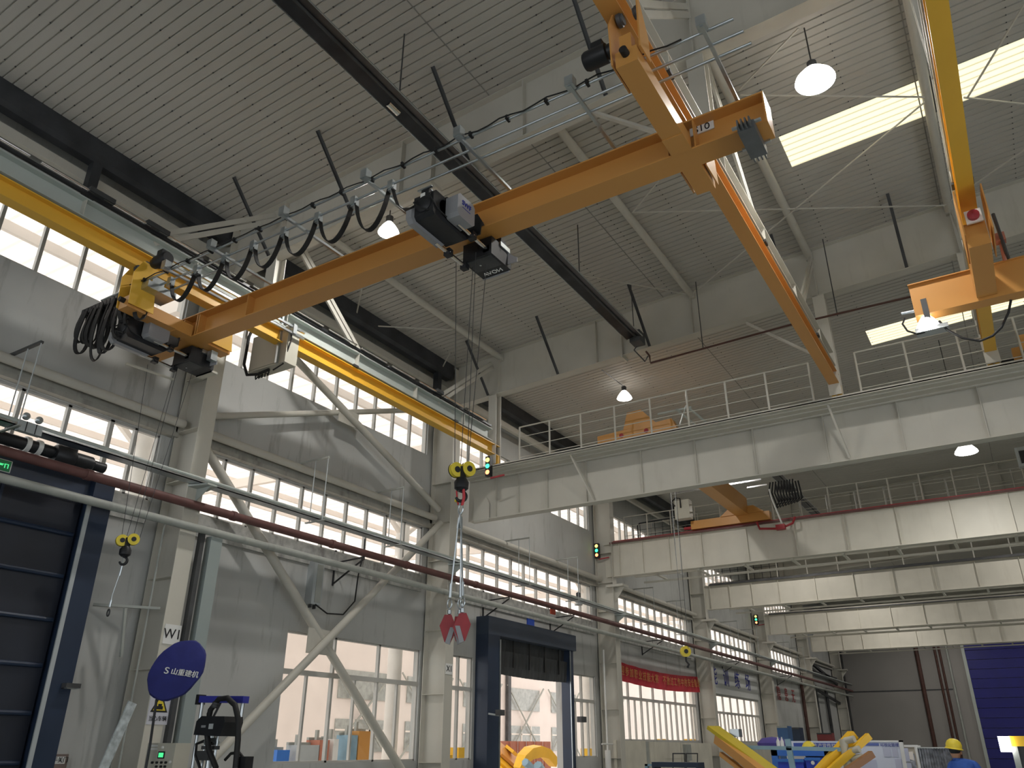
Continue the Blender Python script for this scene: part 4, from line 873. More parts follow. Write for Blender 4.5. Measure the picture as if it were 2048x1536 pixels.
t.add('frame', MB().box(-15.0, -14.99, 6.84, 6.85, 6.12, 6.34).box(-15.0, -14.99, 6.25, 6.85, 6.12, 6.13).box(-15.0, -14.99, 6.25, 6.85, 6.33, 6.34), WHITE)
# traffic lights
def signal(x, y, z, lab, a=.12, top=None):
    t = T('signal_light', lab, 'signal light', (x, y, z - .3))
    t.add('housing', MB().box(x - a, x + a, y, y + .16, z - .32, z + .32), BLACK)
    for k, (dz, mm_) in enumerate(((.2, AMB), (0, GREEN), (-.2, REDL))):
        t.add('lens', MB().lathe((x, y - .005, z + dz), [(0, .02), (.05, .015), (.075, 0), (.0, -.0)], (0, -1, 0), 16), mm_, smooth=True)
    t.add('mounting_arm', MB().bar((x + .05, y + .1, z - .38), (x + .5, y + .2, z - .32), .05, .05), REDP)
q = PY(975, 932, 19.6); signal(q.x, 19.6, q.z, 'small lit signal light at end of left runway by hook block', .085)
q = PY(1193, 1101, 31.7); signal(q.x, 31.7, q.z, 'dark signal light on end of the red-railed girder', .1)
q = PY(1512, 1239, 55.8); signal(q.x, 55.8, q.z, 'distant signal light on fourth girder end', .12)
# small hook block hanging in the next bay
t = T('hook_block', 'small yellow hook block in front of the red banner', 'hook block', tuple(PY(1371, 1305, 26)))
q = PY(1371, 1303, 26); t.add('sheave', MB().lathe(q, [(0, -.06), (.17, -.06), (.17, .06), (.08, .07), (0, .07)], (.6, -.8, 0), 22), YEL2, smooth=True)
t.add('hub', MB().lathe(q, [(0, .06), (.07, .06), (.07, .09), (0, .09)], (.6, -.8, 0), 14), BLACK)
t.add('hook', MB().tube([q + V(0, 0, -.15), q + V(0, 0, -.3), q + V(.08, 0, -.4), q + V(.02, 0, -.5)], .035, 8), BLACK, smooth=True)
t.add('wire_rope', MB().tube([q, (q.x - .1, 26, 10.2)], .008, 6).tube([q + V(.1, 0, 0), (q.x + .15, 26, 10.2)], .008, 6), DARK)
t = T('hook_pulley', 'thin wire ropes hanging in front of the red-railed girder', 'rope', tuple(PY(1362, 1090, 26)))
a = PY(1364, 1150, 26); t.add('wire_rope', MB().tube([a, (a.x, 26, 12)], .008, 6).tube([a + V(-.15, 0, 0), (a.x - .15, 26, 12)], .008, 6), LGREY)

# ================================================================== SIGNS ON COLUMNS AND WALL
def plate(lab, name, cat, u0, v0, u1, v1, ax, c, th, m):
    a, b = P(u0, v0, ax, c), P(u1, v1, ax, c)
    return a, b
t = T('number_plate', 'white plate lettered W1 on the cream column', 'sign', (-14.6, 10.5, 3.6))
t.add('board', MB().box(-14.6, -14.585, 10.31, 10.69, 3.48, 3.86), WHITE)
text('letters', 'W1', (-14.58, 10.5, 3.67), (0, 1, 0), (0, 0, 1), .27, INK, t)
t = T('number_plate', 'white plate lettered X1 on the second column', 'sign', (-14.6, 20, 3.6))
t.add('board', MB().box(-14.6, -14.585, 19.83, 20.17, 3.55, 3.85), WHITE)
text('letters', 'X1', (-14.58, 20, 3.7), (0, 1, 0), (0, 0, 1), .24, INK, t)
t = T('warning_sign', 'white sign with yellow warning triangle on the W1 column', 'sign', (-14.6, 10.5, 1.95))
z0 = 2.0
t.add('board', MB().box(-14.6, -14.588, 10.27, 10.73, z0, z0 + .62), mat('sign_white', (.62, .62, .68), .5, var=.03))
t.add('triangle_border', MB().prism([(-14.588, 10.31, z0 + .22), (-14.588, 10.69, z0 + .22), (-14.588, 10.5, z0 + .58)], (.004, 0, 0)), INK)
t.add('triangle', MB().prism([(-14.584, 10.36, z0 + .25), (-14.584, 10.64, z0 + .25), (-14.584, 10.5, z0 + .52)], (.003, 0, 0)), YEL2)
t.add('symbol', MB().box(-14.581, -14.578, 10.43, 10.57, z0 + .27, z0 + .33).box(-14.581, -14.578, 10.46, 10.54, z0 + .33, z0 + .37), INK)
text('letters', '当心车辆', (-14.585, 10.5, z0 + .1), (0, 1, 0), (0, 0, 1), .1, INK, t)
t = T('wall_plate', 'small brown warning plate at lower left beside the navy door frame', 'sign', (-15.4, 9.2, 1.4))
a, b = PX(85, 1511, -15.45), PX(132, 1536, -15.45)
t.add('board', MB().box(-15.5, -15.45, a.y, b.y, 1.0, a.z + .02), mat('plate_brown', (.22, .17, .15), .4))
t.add('label_strip', MB().box(-15.45, -15.445, a.y + .08, b.y - .05, a.z - .14, a.z - .02), WHITE)
text('letters', '请随手关门', (-15.44, (a.y + b.y) / 2, a.z - .08), (0, 1, 0), (0, 0, 1), .1, INK, t)
t.add('triangle', MB().prism([(-15.445, a.y + .2, a.z - .42), (-15.445, b.y - .25, a.z - .42), (-15.445, (a.y + b.y) / 2, a.z - .2)], (.004, 0, 0)), YEL2)
q = PX(135, 1370, -15.0)
t = T('door_lamp', 'small black lamp on an arm by the navy door frame', 'lamp', tuple(q))
t.add('arm', MB().tube([(-15.1, 8.75, q.z - .05), (-15.0, q.y - .05, q.z - .05)], .025, 6), BLACK); t.add('head', MB().box(-15.06, -14.9, q.y - .08, q.y + .2, q.z - .05, q.z + .03), DARK); t.add('reflector', MB().box(-15.05, -14.91, q.y - .05, q.y + .18, q.z - .065, q.z - .05), GALV)
for (u, v, lab) in ((1265, 1422, 'right'), (985, 1425, 'left')):
    pass
q = PX(1145, 1437, -14.9)
t = T('door_lamp', 'small black lamp on an arm right of the curtained doorway', 'lamp', tuple(q))
t.add('arm', MB().tube([(-15.0, 28.9, q.z), (-14.8, q.y + .45, q.z - .05)], .03, 6), BLACK); t.add('head', MB().box(-14.9, -14.7, q.y + .35, q.y + .75, q.z - .12, q.z + .08), DARK)
q = PX(975, 1427, -14.9)
t = T('door_lamp', 'pale lamp on an arm left of the curtained doorway', 'lamp', tuple(q))
t.add('arm', MB().tube([(-15.0, 22.75, q.z), (-14.7, q.y + .4, q.z - .05)], .03, 6), LGREY); t.add('head', MB().box(-14.8, -14.6, q.y + .3, q.y + .55, q.z - .05, q.z + .12), DARK)
# red banner
t = T('banner', 'long red cloth banner with yellow characters above the far windows', 'banner', (-15.2, 38, 4.3))
vs = []; n = 40
for i in range(n + 1):
    f_ = i / n; y = 32.75 + 10.6 * f_; dz = -.25 * math.sin(math.pi * f_) * .6; w_ = .03 * math.sin(i * 1.3)
    vs += [(-15.2 + w_, y, 4.25 + dz), (-15.22 - w_, y, 5.02 + dz)]
t.add('cloth', MB().add(vs, [(2 * i, 2 * i + 2, 2 * i + 3, 2 * i + 1) for i in range(n)]), mat('banner_red', (.48, .025, .04), .8, 0, .1, 2))
bt = '三次问题的大事不放在下面的安全隐患也要管'
bt = '欢迎参加职业技能大赛 不放过工作中的安全隐患'
for i, ch in enumerate(bt):
    f_ = (i + .6) / len(bt); y = 32.75 + 10.6 * f_; dz = -.15 * math.sin(math.pi * f_)
    if ch != ' ': text('letter', ch, (-15.14, y, 4.66 + dz), (0, 1, 0), (0, 0, 1), .42, GOLD, t, ext=.003)
# lettered white panel and red lettering
t = T('lettered_panel', 'white wall panel with four large dark characters', 'sign', (-15.4, 50, 4.4))
t.add('board', MB().box(-15.5, -15.42, 44.9, 55.2, 4.38, 5.8), mat('panel_white', (.60, .61, .60), .6, 0, .04, .5))
for i, ch in enumerate('能训练场'): text('letter', ch, (-15.4, 46.6 + i * 2.15, 5.25), (0, 1, 0), (0, 0, 1), 1.05, INKB, t)
t = T('wall_lettering', 'four red characters on the dim wall past the panel', 'sign', (-15.48, 61, 4.5))
for i, ch in enumerate('全隐患无'): text('letter', ch, (-15.48, 58.6 + i * 2.0, 5.0), (0, 1, 0), (0, 0, 1), 1.0, INKR, t)
one('notice', 'small blue notice above the curtained doorway', 'sign', MB().box(-15.5, -15.46, 26.0, 26.5, 5.68, 6.02), mat('notice_blue', (.03, .09, .5), .5, var=.1))
one('notice', 'small red-orange notice above blue notice', 'sign', MB().box(-14.78, -14.74, 26.5, 26.85, 6.12, 6.38), mat('notice_red', (.6, .08, .03), .5, var=.1))

# ================================================================== BLUE BAGGED FAN, CONTROL BOX, HYDRAULIC FRAME (lower left)
bc = PY(354, 1340, 9.2); 
t = T('covered_fan', 'round standing fan in a dark blue lettered bag beside the W1 column', 'fan', (bc.x, 9.2, 1.5))
ax = Vector((.62, -.7, .1)).normalized(); e1 = (Vector((.63, .0, .78)) - ax * ax.dot(Vector((.63, 0, .78)))).normalized(); e2 = ax.cross(e1)
m = MB(); prof = [(0, .12), (.2, .115), (.38, .09), (.48, .05), (.5, .0), (.47, -.06), (.3, -.12), (0, -.14)]; n = 32; vs = []
for r, h_ in prof:
    for j in range(n):
        a = 2 * math.pi * j / n; wob = 1 + .015 * math.sin(a * 9 + h_ * 20)
        vs.append(bc + ax * (h_ + .012 * math.sin(a * 7) * (r > .3)) + (e1 * math.cos(a) * 1.08 + e2 * math.sin(a) * .82) * max(r, .001) * wob)
m.add(vs, [(i * n + j, i * n + (j + 1) % n, (i + 1) * n + (j + 1) % n, (i + 1) * n + j) for i in range(len(prof) - 1) for j in range(n)])
t.add('bag', m, BLUEF, smooth=True)
p0 = bc - e1 * .5 - Vector((0, 0, 0)); foot = PY(300, 1490, 9.25)
t.add('pole', MB().tube([p0 + e1 * .08, PY(313, 1400, 9.2), foot, (foot.x - .02, 9.25, 0)], .022, 8), BLACK)
t.add('knot', MB().tube([PY(308, 1372, 9.15), PY(306, 1366, 9.15)], .05, 8), BLUEF)
rd = Vector((.73, .62, -.12)); up_ = Vector((-.1, .2, 1))
lc = bc + ax * .15 + (PY(362, 1349, 9.05) - PY(354, 1340, 9.05))
text('letters', '山重建机', lc + rd.normalized() * .09, rd, up_, .115, WHITE, t, ext=.012)
text('logo', 'S', lc - rd.normalized() * .21, rd, up_, .15, WHITE, t, sx=1.2, ext=.012)
t = T('control_box', 'beige control box with green screen and switches at bottom left', 'control box', (-12.9, 9.5, .9))
a, b = PY(296, 1486, 9.4), PY(352, 1486, 9.4)
t.add('box', MB().box(a.x, b.x, 9.4, 9.7, .6, a.z), BEIGE)
q = PY(323, 1510, 9.4); t.add('screen_bezel', MB().box(q.x - .085, q.x + .085, 9.39, 9.4, q.z - .055, q.z + .055), BLACK)
t.add('screen', MB().box(q.x - .06, q.x + .06, 9.385, 9.39, q.z - .035, q.z + .035), LCD)
for u, v in ((306, 1525), (315, 1525), (324, 1525), (333, 1525), (314, 1533), (323, 1533), (331, 1533)):
    q = PY(u, v, 9.4); t.add('switch', MB().lathe((q.x, 9.4, q.z), [(.02, 0), (.02, .03), (0, .035)], (0, -1, 0), 12), BLACK)
for u, v in ((326, 1495), (341, 1524)):
    q = PY(u, v, 9.4); t.add('lamp', MB().lathe((q.x, 9.4, q.z), [(.025, 0), (.02, .02), (0, .025)], (0, -1, 0), 12), WHITE)
q = PY(308, 1494, 9.4); t.add('label_strip', MB().box(q.x - .1, q.x + .1, 9.395, 9.4, q.z - .045, q.z - .015).box(q.x - .1, q.x + .1, 9.395, 9.4, q.z + .005, q.z + .035), WHITE)
t.add('side_lug', MB().tube([(a.x - .09, 9.5, a.z - .12), (a.x, 9.5, a.z - .12)], .035, 8), BROWN)

t = T('pump_unit', 'drum pump unit with blue crossbar, black motor cover and thick black hoses', 'pump', (-11, 9, 0))
tl, tr = PY(403, 1396, 9), PY(491, 1407, 9); zt_ = tl.z
t.add('crossbar', MB().bar((tl.x, 9.0, zt_ - .02), (tr.x, 9.0, zt_ - .05), .12, .1), mat('crossbar_blue', (.04, .045, .36), .45, 0, .05, 3))
t.add('bar_end', MB().box(tl.x - .05, tl.x + .02, 8.93, 9.07, zt_ - .1, zt_ + .05), BLACK)
t.add('foot_plate', MB().box(tl.x - .1, tr.x + .1, 8.7, 9.4, 0, .06), DARK)
t.add('guide_rod', MB().tube([(tl.x + .04, 9.0, zt_ - .04), (tl.x + .04, 9.0, .05)], .028, 10), GALV, smooth=True)
t.add('guide_rod', MB().tube([(tr.x - .06, 9.0, zt_ - .07), (tr.x - .06, 9.0, .05)], .028, 10), GALV, smooth=True)
cx_ = (tl.x + tr.x) / 2 + .0; mz0, mz1 = PY(440, 1470, 8.8).z, PY(440, 1434, 8.8).z; ml, mr = PY(411, 1455, 8.8).x, PY(469, 1455, 8.8).x
t.add('motor_cover', MB().prism([(ml, 8.6, mz0), (mr - .05, 8.6, mz0 - .02), (mr, 8.6, mz1 - .08), (mr - .02, 8.6, mz1), (ml + .12, 8.6, mz1 + .01), (ml + .02, 8.6, mz1 - .06)], (0, .35, 0)), BLACK)
t.add('cover_emblem', MB().box(ml + .16, ml + .25, 8.59, 8.6, mz0 + .1, mz1 - .12), GREY); t.add('cover_label', MB().box(ml + .33, ml + .42, 8.59, 8.6, mz0 + .08, mz1 - .1), LGREY)
t.add('lift_eye', MB().tube([(cx_ - .03 + .05 * math.cos(a), 8.8, mz1 + .05 + .035 * math.sin(a)) for a in [i * .6 for i in range(11)]], .01, 6).tube([(cx_ - .05, 8.9, mz1), (cx_ - .03, 9.0, zt_ - .05)], .018, 8), BLACK)
t.add('pump_body', MB().tube([(cx_, 8.9, mz0), (cx_, 8.9, .3)], .05, 10).tube([(cx_ - .14, 8.9, mz0), (cx_ - .16, 8.9, .4)], .02, 8).tube([(cx_ + .12, 8.9, mz0), (cx_ + .1, 8.9, .4)], .02, 8).lathe((cx_, 8.9, mz0 - .14), [(0, 0), (.1, 0), (.13, .05), (.1, .1), (0, .1)], (0, 0, 1), 14), GALV, smooth=True)
t.add('valve_block', MB().box(cx_ - .2, cx_ + .08, 8.8, 8.95, mz0 - .35, mz0 - .22).box(cx_ - .1, cx_ + .2, 8.8, 8.9, mz0 - .2, mz0 - .15), DARK)
pth = [PY(432, 1536, 8.7), PY(418, 1500, 8.7), PY(413, 1460, 8.7), PY(421, 1420, 8.7), PY(438, 1398, 8.7), PY(455, 1396, 8.7), PY(470, 1410, 8.7), PY(477, 1440, 8.7), PY(476, 1480, 8.7), PY(471, 1536, 8.7)]
t.add('hose', MB().tube(pth, .042, 12), BLKR, smooth=True)
t.add('hose', MB().tube([PY(400, 1536, 8.8), PY(391, 1510, 8.8), PY(393, 1488, 8.8), PY(408, 1482, 8.8), PY(425, 1488, 8.8)], .022, 8).tube([PY(450, 1520, 8.8), PY(462, 1507, 8.8), PY(478, 1505, 8.8), PY(486, 1515, 8.8)], .022, 8), BLKR, smooth=True)
t.add('spring_guard', MB().lathe(PY(429, 1415, 8.7), [(.05, 0), (.055, .02), (.05, .04), (.055, .06), (.05, .08)], (.3, 0, 1), 12), DARK)
q = PY(488, 1525, 8.8); t.add('gun_body', MB().box(q.x - .06, q.x + .08, 8.75, 8.9, q.z - .2, q.z + .08), BLACK)
one('glass_sheet', 'tall leaning bundle of clear strips beside W1 column foot', 'sheet', MB().bar(PX(265, 1405, -14.3), PX(205, 1536, -14.3) + V(0, -.1, -.4), .03, .18, (0, 1, 0)), mat('clear_strip', (.50, .55, .56), .25, 0, .3, 8))

# ================================================================== LOWER RIGHT: FLOOR OBJECTS
def rack_post(u, v0, v1, y, r, m): 
    a, b = PY(u[0], v0, y), PY(u[1], v1, y); return [a, b]
# cabinets / partition boards under the banner window
t = T('partition', 'cream board partition standing under the red banner window', 'partition', (-14.9, 37, 0))
for i, (a, b, zt_) in enumerate(((31.9, 34.9, 1.86), (35.35, 39.0, 1.82), (39.05, 43.4, 1.80))):
    t.add('board', MB().box(-14.98, -14.85, a, b, 0, zt_), mat('cream_board', (.62, .59, .50), .6, 0, .1, 1.2, stains=.2))
t.add('post', MB().box(-15.0, -14.88, 34.95, 35.3, 0, 1.82), GREYP)
one('partition', 'pale low partition beneath lettered panel windows', 'partition', MB().box(-15.0, -14.9, 45.0, 55.3, 0, 1.85), mat('cream_board2', (.58, .56, .5), .6))
q = PX(1382, 1505, -14.6)
t = T('wall_box', 'small grey box on the cream partition', 'box', (-14.8, q.y, q.z - .3)); t.add('case', MB().box(-14.85, -14.7, q.y - .35, q.y + .35, q.z - .35, q.z + .35), GREYP)
m = MB()
for a, b in ((1346, 1370), (1373, 1395)):
    p0, p1, p2, p3 = PX(a, 1536, -14.5), PX(a, 1507, -14.5), PX(b, 1507, -14.5), PX(b, 1536, -14.5); m.tube([p0, p1, p2, p3], .03, 6)
one('wire_rack', 'thin dark wire rack frames before the cream partition', 'rack', m, DARK)
# blue cabinet with black cable rolls
a, b = PY(1303, 1524, 22), PY(1395, 1521, 22)
t = T('cable_cabinet', 'dark blue open cabinet with coiled black cables inside', 'cabinet', (a.x, 22, 0))
t.add('top_panel', MB().box(a.x, b.x, 22, 22.5, a.z - .12, a.z), NAVYP); t.add('side_panel', MB().box(a.x, a.x + .06, 22, 22.5, .2, a.z - .12), NAVYP); t.add('side_panel', MB().box(b.x - .06, b.x, 22, 22.5, .2, a.z - .12), NAVYP)
t.add('leg_frame', MB().box(a.x - .2, a.x - .12, 22, 22.1, 0, a.z - .05).box(a.x - .2, a.x, 22, 22.1, a.z - .1, a.z - .05), SKYB)
for i in range(3):
    cxx = a.x + .3 + i * .42; t.add('cable_coil', MB().tube([(cxx + .16 * math.cos(k * .5), 22.05 + .01 * k, a.z - .34 + .17 * math.sin(k * .5)) for k in range(26)], .03, 6), BLKR, smooth=True)
# yellow beams stacked slanting on a post stand
def slat(p, q_, y0, y1, w, h_, lab, m=YELM, name='yellow_beam', cat='beam'):
    a = PY(*p, y0); b = PY(*q_, y1); return one(name, lab, cat, MB().bar(a, b, w, h_), m, 'slanted machine beams')
slat((1426, 1455), (1570, 1560), 15.0, 14.4, .3, .06, 'broad olive yellow plate leaning on the pipe stand, uppermost', mat('olive_yellow', (.55, .42, .03), .4))
slat((1436, 1478), (1530, 1552), 14.9, 14.2, .16, .14, 'orange box beam second from top on pipe stand', ORANGE)
slat((1442, 1508), (1530, 1575), 14.9, 14.3, .07, .07, 'thin orange bar lowest left on the pipe stand', ORANGE)
slat((1470, 1490), (1590, 1580), 15.1, 14.5, .2, .12, 'orange machine arm leaning just right of the pipe stand', YELM)
slat((1706, 1469), (1610, 1575), 15.3, 14.6, .17, .13, 'orange machine arm rising to the right with grey lug', YELM)
slat((1738, 1472), (1640, 1560), 15.2, 14.6, .1, .1, 'thin orange arm rising right with pale tip', YELM)
slat((1744, 1508), (1680, 1552), 14.8, 14.4, .11, .1, 'brown tube arm lowest at right stand', mat('tube_brown', (.30, .14, .06), .5))
t = T('pipe_stand', 'grey pipe stand with blue top rail carrying the slanted beams', 'stand', tuple(PY(1464, 1560, 15)))
z_ = PY(1466, 1475, 15)
t.add('post', MB().tube([PY(1465, 1474, 15), (PY(1465, 1474, 15).x + .02, 15, 0)], .055, 10), GALV, smooth=True)
a, b = PY(1466, 1494, 15), PY(1688, 1499, 15)
t.add('top_rail', MB().bar(a, b, .06, .06), SKYB); c = PY(1575, 1478, 15)
t.add('post', MB().bar(c, (c.x + .1, 15, 0), .09, .06), SKYB)
t.add('post', MB().tube([PY(1686, 1478, 15), (PY(1686, 1478, 15).x + .03, 15, 0)], .065, 10), BEIGE, smooth=True)
for u, v in ((1690, 1482), (1700, 1502), (1706, 1518)):
    p = PY(u, v, 15); t.add('lug', MB().tube([p, p + V(.16, -.05, .03)], .055, 10), BEIGE, smooth=True)
p = PY(1468, 1468, 15.2); t.add('clamp_lug', MB().box(p.x - .04, p.x + .12, 15.1, 15.3, p.z - .05, p.z + .08), GALV)
# blue workbench frame + bins
a, b = PY(1541, 1496, 17.5), PY(1660, 1498, 17.5)
t = T('workbench', 'bright blue steel workbench frame behind the slanted beams', 'workbench', (a.x, 17.5, 0))
t.add('top_beam', MB().box(a.x, b.x, 17.5, 17.58, a.z - .14, a.z), BLUEP)
t.add('leg', MB().box(a.x, a.x + .12, 17.5, 17.62, 0, a.z), BLUEP); t.add('leg', MB().box(b.x - .12, b.x, 17.5, 17.62, 0, a.z), BLUEP)
t.add('shelf', MB().box(a.x + .12, b.x - .1, 17.5, 18.2, a.z - .35, a.z - .31), DARK)
t.add('back_board', MB().box(a.x + .12, b.x - .12, 18.2, 18.23, a.z - .34, a.z - .14), WHITE)
for i, (u, lab) in enumerate(((1585, 'left'), (1630, 'middle taller'), (1655, 'right'))):
    p = PY(u, 1536, 17.2); hgt = (PY(u, (1518, 1515, 1522)[i], 17.2).z)
    tt = T('plastic_bin', lab + ' blue plastic bin on the blue workbench', 'bin', (p.x, 17.2, .9), 'blue plastic bins')
    w_ = (.24, .13, .12)[i]
    tt.add('shell', MB().box(p.x - w_, p.x + w_, 17.1, 17.45, .95, hgt), mat('bin_blue', (.02, .05, .5), .45)); tt.add('rim', MB().box(p.x - w_ - .015, p.x + w_ + .015, 17.08, 17.1, hgt - .05, hgt), BLUEP)
    if i == 1: tt.add('label_dot', MB().lathe((p.x, 17.08, hgt - .09), [(0, 0), (.035, 0), (0, .004)], (0, -1, 0), 14), WHITE)
p = PY(1632, 1505, 17.9); t2 = T('tool_bag', 'black bundle with straps lying on the blue workbench', 'bag', tuple(p))
t2.add('bundle', MB().lathe((p.x, 17.9, p.z - .12), [(0, 0), (.2, .02), (.24, .1), (.15, .2), (0, .24)], (0, 0, 1), 16), BLKR, smooth=True)
for u, lab in ((1562, 'left'), (1570, 'right')):
    p = PY(u, 1497, 17.7); one('spray_bottle', lab + ' white bottle standing on the blue frame', 'bottle', MB().lathe((p.x, 17.54, a.z), [(0, 0), (.035, 0), (.035, .12), (.012, .17), (.012, .2), (0, .2)], (0, 0, 1), 12), WHITE, smooth=True)
# yellow helmet seen over the board and notice boards
a, b = PY(1582, 1482, 21), PY(1680, 1483, 21)
t = T('notice_board', 'long white notice board with blue header strip', 'board', (a.x, 21, 0))
t.add('panel', MB().box(a.x, b.x, 21, 21.06, .4, a.z), WHITEB); t.add('header', MB().box(a.x + .05, b.x - .05, 20.99, 21, a.z - .17, a.z - .04), mat('header_blue', (.05, .09, .4), .5))
text('header_text', '安全生产宣传栏', ((a.x + b.x) / 2 + .1, 20.985, a.z - .105), (1, 0, 0), (0, 0, 1), .1, WHITE, t)
t.add('frame_post', MB().box(b.x - .02, b.x + .06, 20.98, 21.08, 0, a.z + .02), WHITE); t.add('frame_post', MB().box(a.x - .04, a.x, 20.98, 21.08, 0, a.z), WHITE)
p = PY(1617, 1489, 19); t = T('hard_hat', 'yellow hard hat showing above the blue frame', 'hard hat', tuple(p)); 
t.add('shell', MB().lathe((p.x, 19, p.z - .08), [(.15, 0), (.135, .05), (.1, .11), (.04, .145), (0, .15)], (0, 0, 1), 20), YEL2, smooth=True)
t.add('wearer_shoulders', MB().lathe((p.x, 19, p.z - .75), [(0, 0), (.2, .0), (.22, .3), (.18, .45), (.07, .52), (.09, .6), (.09, .68), (0, .72)], (0, 0, 1), 16), WORK, smooth=True)
t.add('hat_brim', MB().lathe((p.x, 19, p.z - .085), [(.13, 0), (.17, .005), (.13, .015)], (0, 0, 1), 20), YEL2)
a, b = PY(1700, 1484, 19), PY(1800, 1484, 19)
t = T('notice_board', 'wide pale whiteboard with rows of pinned sheets', 'board', (a.x, 19, 0))
t.add('panel', MB().box(a.x, b.x, 19, 19.05, .5, a.z), WHITEB)
t.add('frame', MB().box(b.x - .02, b.x + .05, 18.98, 19.07, 0, a.z + .03).box(a.x - .03, b.x + .05, 18.98, 19.07, a.z, a.z + .03), WHITE)
t.add('header', MB().box(a.x + .0, a.x + .55, 18.99, 19, a.z - .07, a.z - .02), mat('header_blue2', (.1, .14, .4), .5))
text('header_text', '可视化管理', (a.x + .75, 18.985, a.z - .06), (1, 0, 0), (0, 0, 1), .07, INKB, t)
for i, (dx, dz, w_, h_) in enumerate(((.62, .08, .13, .16), (.78, .08, .1, .16), (.93, .08, .15, .24), (.80, .28, .12, .17), (.96, .35, .13, .12), (.76, .5, .16, .12), (.96, .5, .13, .12), (.1, .3, .35, .2), (.1, .55, .3, .15))):
    xx = a.x + dx; zz_ = a.z - .03 - dz
    t.add('pinned_sheet', MB().box(xx, xx + w_, 18.985, 19, zz_ - h_, zz_), mat('sheet_violet', (.50, .52, .66), .5, var=.04))
a, b = PY(1803, 1494, 19.4), PY(1836, 1494, 19.4)
t = T('folding_screen', 'narrow beige framed panel right of whiteboard', 'panel', (a.x, 19.4, 0))
t.add('panel', MB().box(a.x, b.x, 19.4, 19.44, 0, a.z), mat('panel_beige', (.5, .45, .36), .6)); t.add('frame', MB().box(a.x - .04, a.x, 19.37, 19.46, 0, a.z + .03).box(b.x, b.x + .05, 19.37, 19.46, 0, a.z + .03).box(a.x, b.x, 19.37, 19.46, a.z, a.z + .04), WHITE)
t.add('dark_film', MB().box(a.x + .02, a.x + .22, 19.36, 19.38, .2, a.z - .12), FILM); t.add('paper', MB().prism([(a.x + .05, 19.35, a.z - .1), (a.x + .2, 19.35, a.z - .08), (a.x + .2, 19.35, a.z - .25), (a.x + .1, 19.35, a.z - .22)], (0, .005, 0)), CREAM)
a, b = PY(1832, 1496, 18.6), PY(1905, 1493, 18.6)
t = T('film_screen', 'welding screen of crinkled grey film before the far wall', 'screen', (a.x, 18.6, 0))
vs = []; n = 40
for i in range(n + 1):
    x = a.x + (b.x - a.x) * i / n; vs += [(x, 18.6 + .03 * math.sin(i * 2.1), .2), (x, 18.6 + .03 * math.sin(i * 2.1 + .5), a.z)]
t.add('film', MB().add(vs, [(2 * i, 2 * i + 2, 2 * i + 3, 2 * i + 1) for i in range(n)]), FILM)
t.add('post', MB().tube([(a.x, 18.6, 0), (a.x, 18.6, a.z + .02)], .03, 8), WHITE); t.add('post', MB().tube([(b.x, 18.6, 0), (b.x, 18.6, a.z + .02)], .02, 8), WHITE); t.add('rail', MB().tube([(a.x, 18.6, a.z), (b.x, 18.6, a.z + .0)], .018, 8), GALV)
# blue boxes far left
for i, (u0, u1, v0, m_, lab) in enumerate(((1553, 1574, 1452, mat('box_blue', (.05, .13, .3), .5), 'upright blue locker near the far bay'), (1575, 1598, 1455, NAVYP, 'darker blue locker behind it with shelves'), (1633, 1663, 1466, mat('crate_red', (.22, .04, .04), .6), 'dark red crate in the dim last bay'))):
    yy = (40, 44, 60)[i]; a, b = PY(u0, v0, yy), PY(u1, v0, yy)
    t = T('locker' if i < 2 else 'crate', lab, 'locker' if i < 2 else 'crate', (a.x, yy, 0)); t.add('body', MB().box(a.x, b.x, yy, yy + .8, 0, a.z), m_)
    t.add('top_edge', MB().box(a.x, b.x, yy - .02, yy, a.z - .08, a.z), GREYP if i == 0 else DARK)
p = PY(1545, 1483, 30); t = T('cable_reel', 'purple-blue round bundle on shelf behind the beams', 'bundle', tuple(p)); t.add('bundle', MB().lathe((p.x, 30, p.z - .15), [(0, -.0), (.5, .0), (.52, .1), (.35, .25), (0, .3)], (0, 0, 1), 18), mat('violet_cloth', (.08, .06, .28), .8), smooth=True)
t.add('shelf', MB().box(p.x - 1.6, p.x + .6, 29.8, 30.6, p.z - .22, p.z - .15), CONT)
# worker
wp = PY(1922, 1500, 16.6)
t = T('person', 'worker from behind in blue work jacket and yellow hard hat', 'person', (wp.x, 16.6, 0))
def body(t, x, y, htop, face=1):
    me = bpy.data.meshes.new('body'); V_ = []; E_ = []; R_ = []
    def v(a, r): V_.append((x - t.loc.x + a[0], y - t.loc.y + a[1], a[2])); R_.append(r); return len(V_) - 1
    pel = v((0.02, .0, .95), .16); ab = v((0.0, .02, 1.12), .15); ch = v((-.02, .03, 1.32), .19); nk = v((-.05, .02, 1.47), .075); E_ += [(pel, ab), (ab, ch), (ch, nk)]
    for s in (-1, 1):
        sh = v((s * .19 - .02, .03, 1.38), .085); el = v((s * .27, -.03 - .02 * s, 1.12), .062); wr = v((s * .22, -.2, .98), .045); E_ += [(ch, sh), (sh, el), (el, wr)]
        hp = v((s * .1, 0, .86), .115); kn = v((s * .12, .02, .48), .08); an = v((s * .12, .0, .1), .055); to = v((s * .14, .16, .05), .045); E_ += [(pel, hp), (hp, kn), (kn, an), (an, to)]
    me.from_pydata(V_, E_, []); ob = bpy.data.objects.new('body', me); COL.objects.link(ob); ob.parent = t.o
    md = ob.modifiers.new('skin', 'SKIN'); ob.modifiers.new('sub', 'SUBSURF').levels = 2; ob.modifiers['sub'].render_levels = 2
    for i, r in enumerate(R_): me.skin_vertices[0].data[i].radius = (r, r * .85)
    me.skin_vertices[0].data[0].use_root = True; me.materials.append(WORK); md.use_smooth_shade = True
    return ob
bo = body(t, wp.x, 16.6, 1.8)
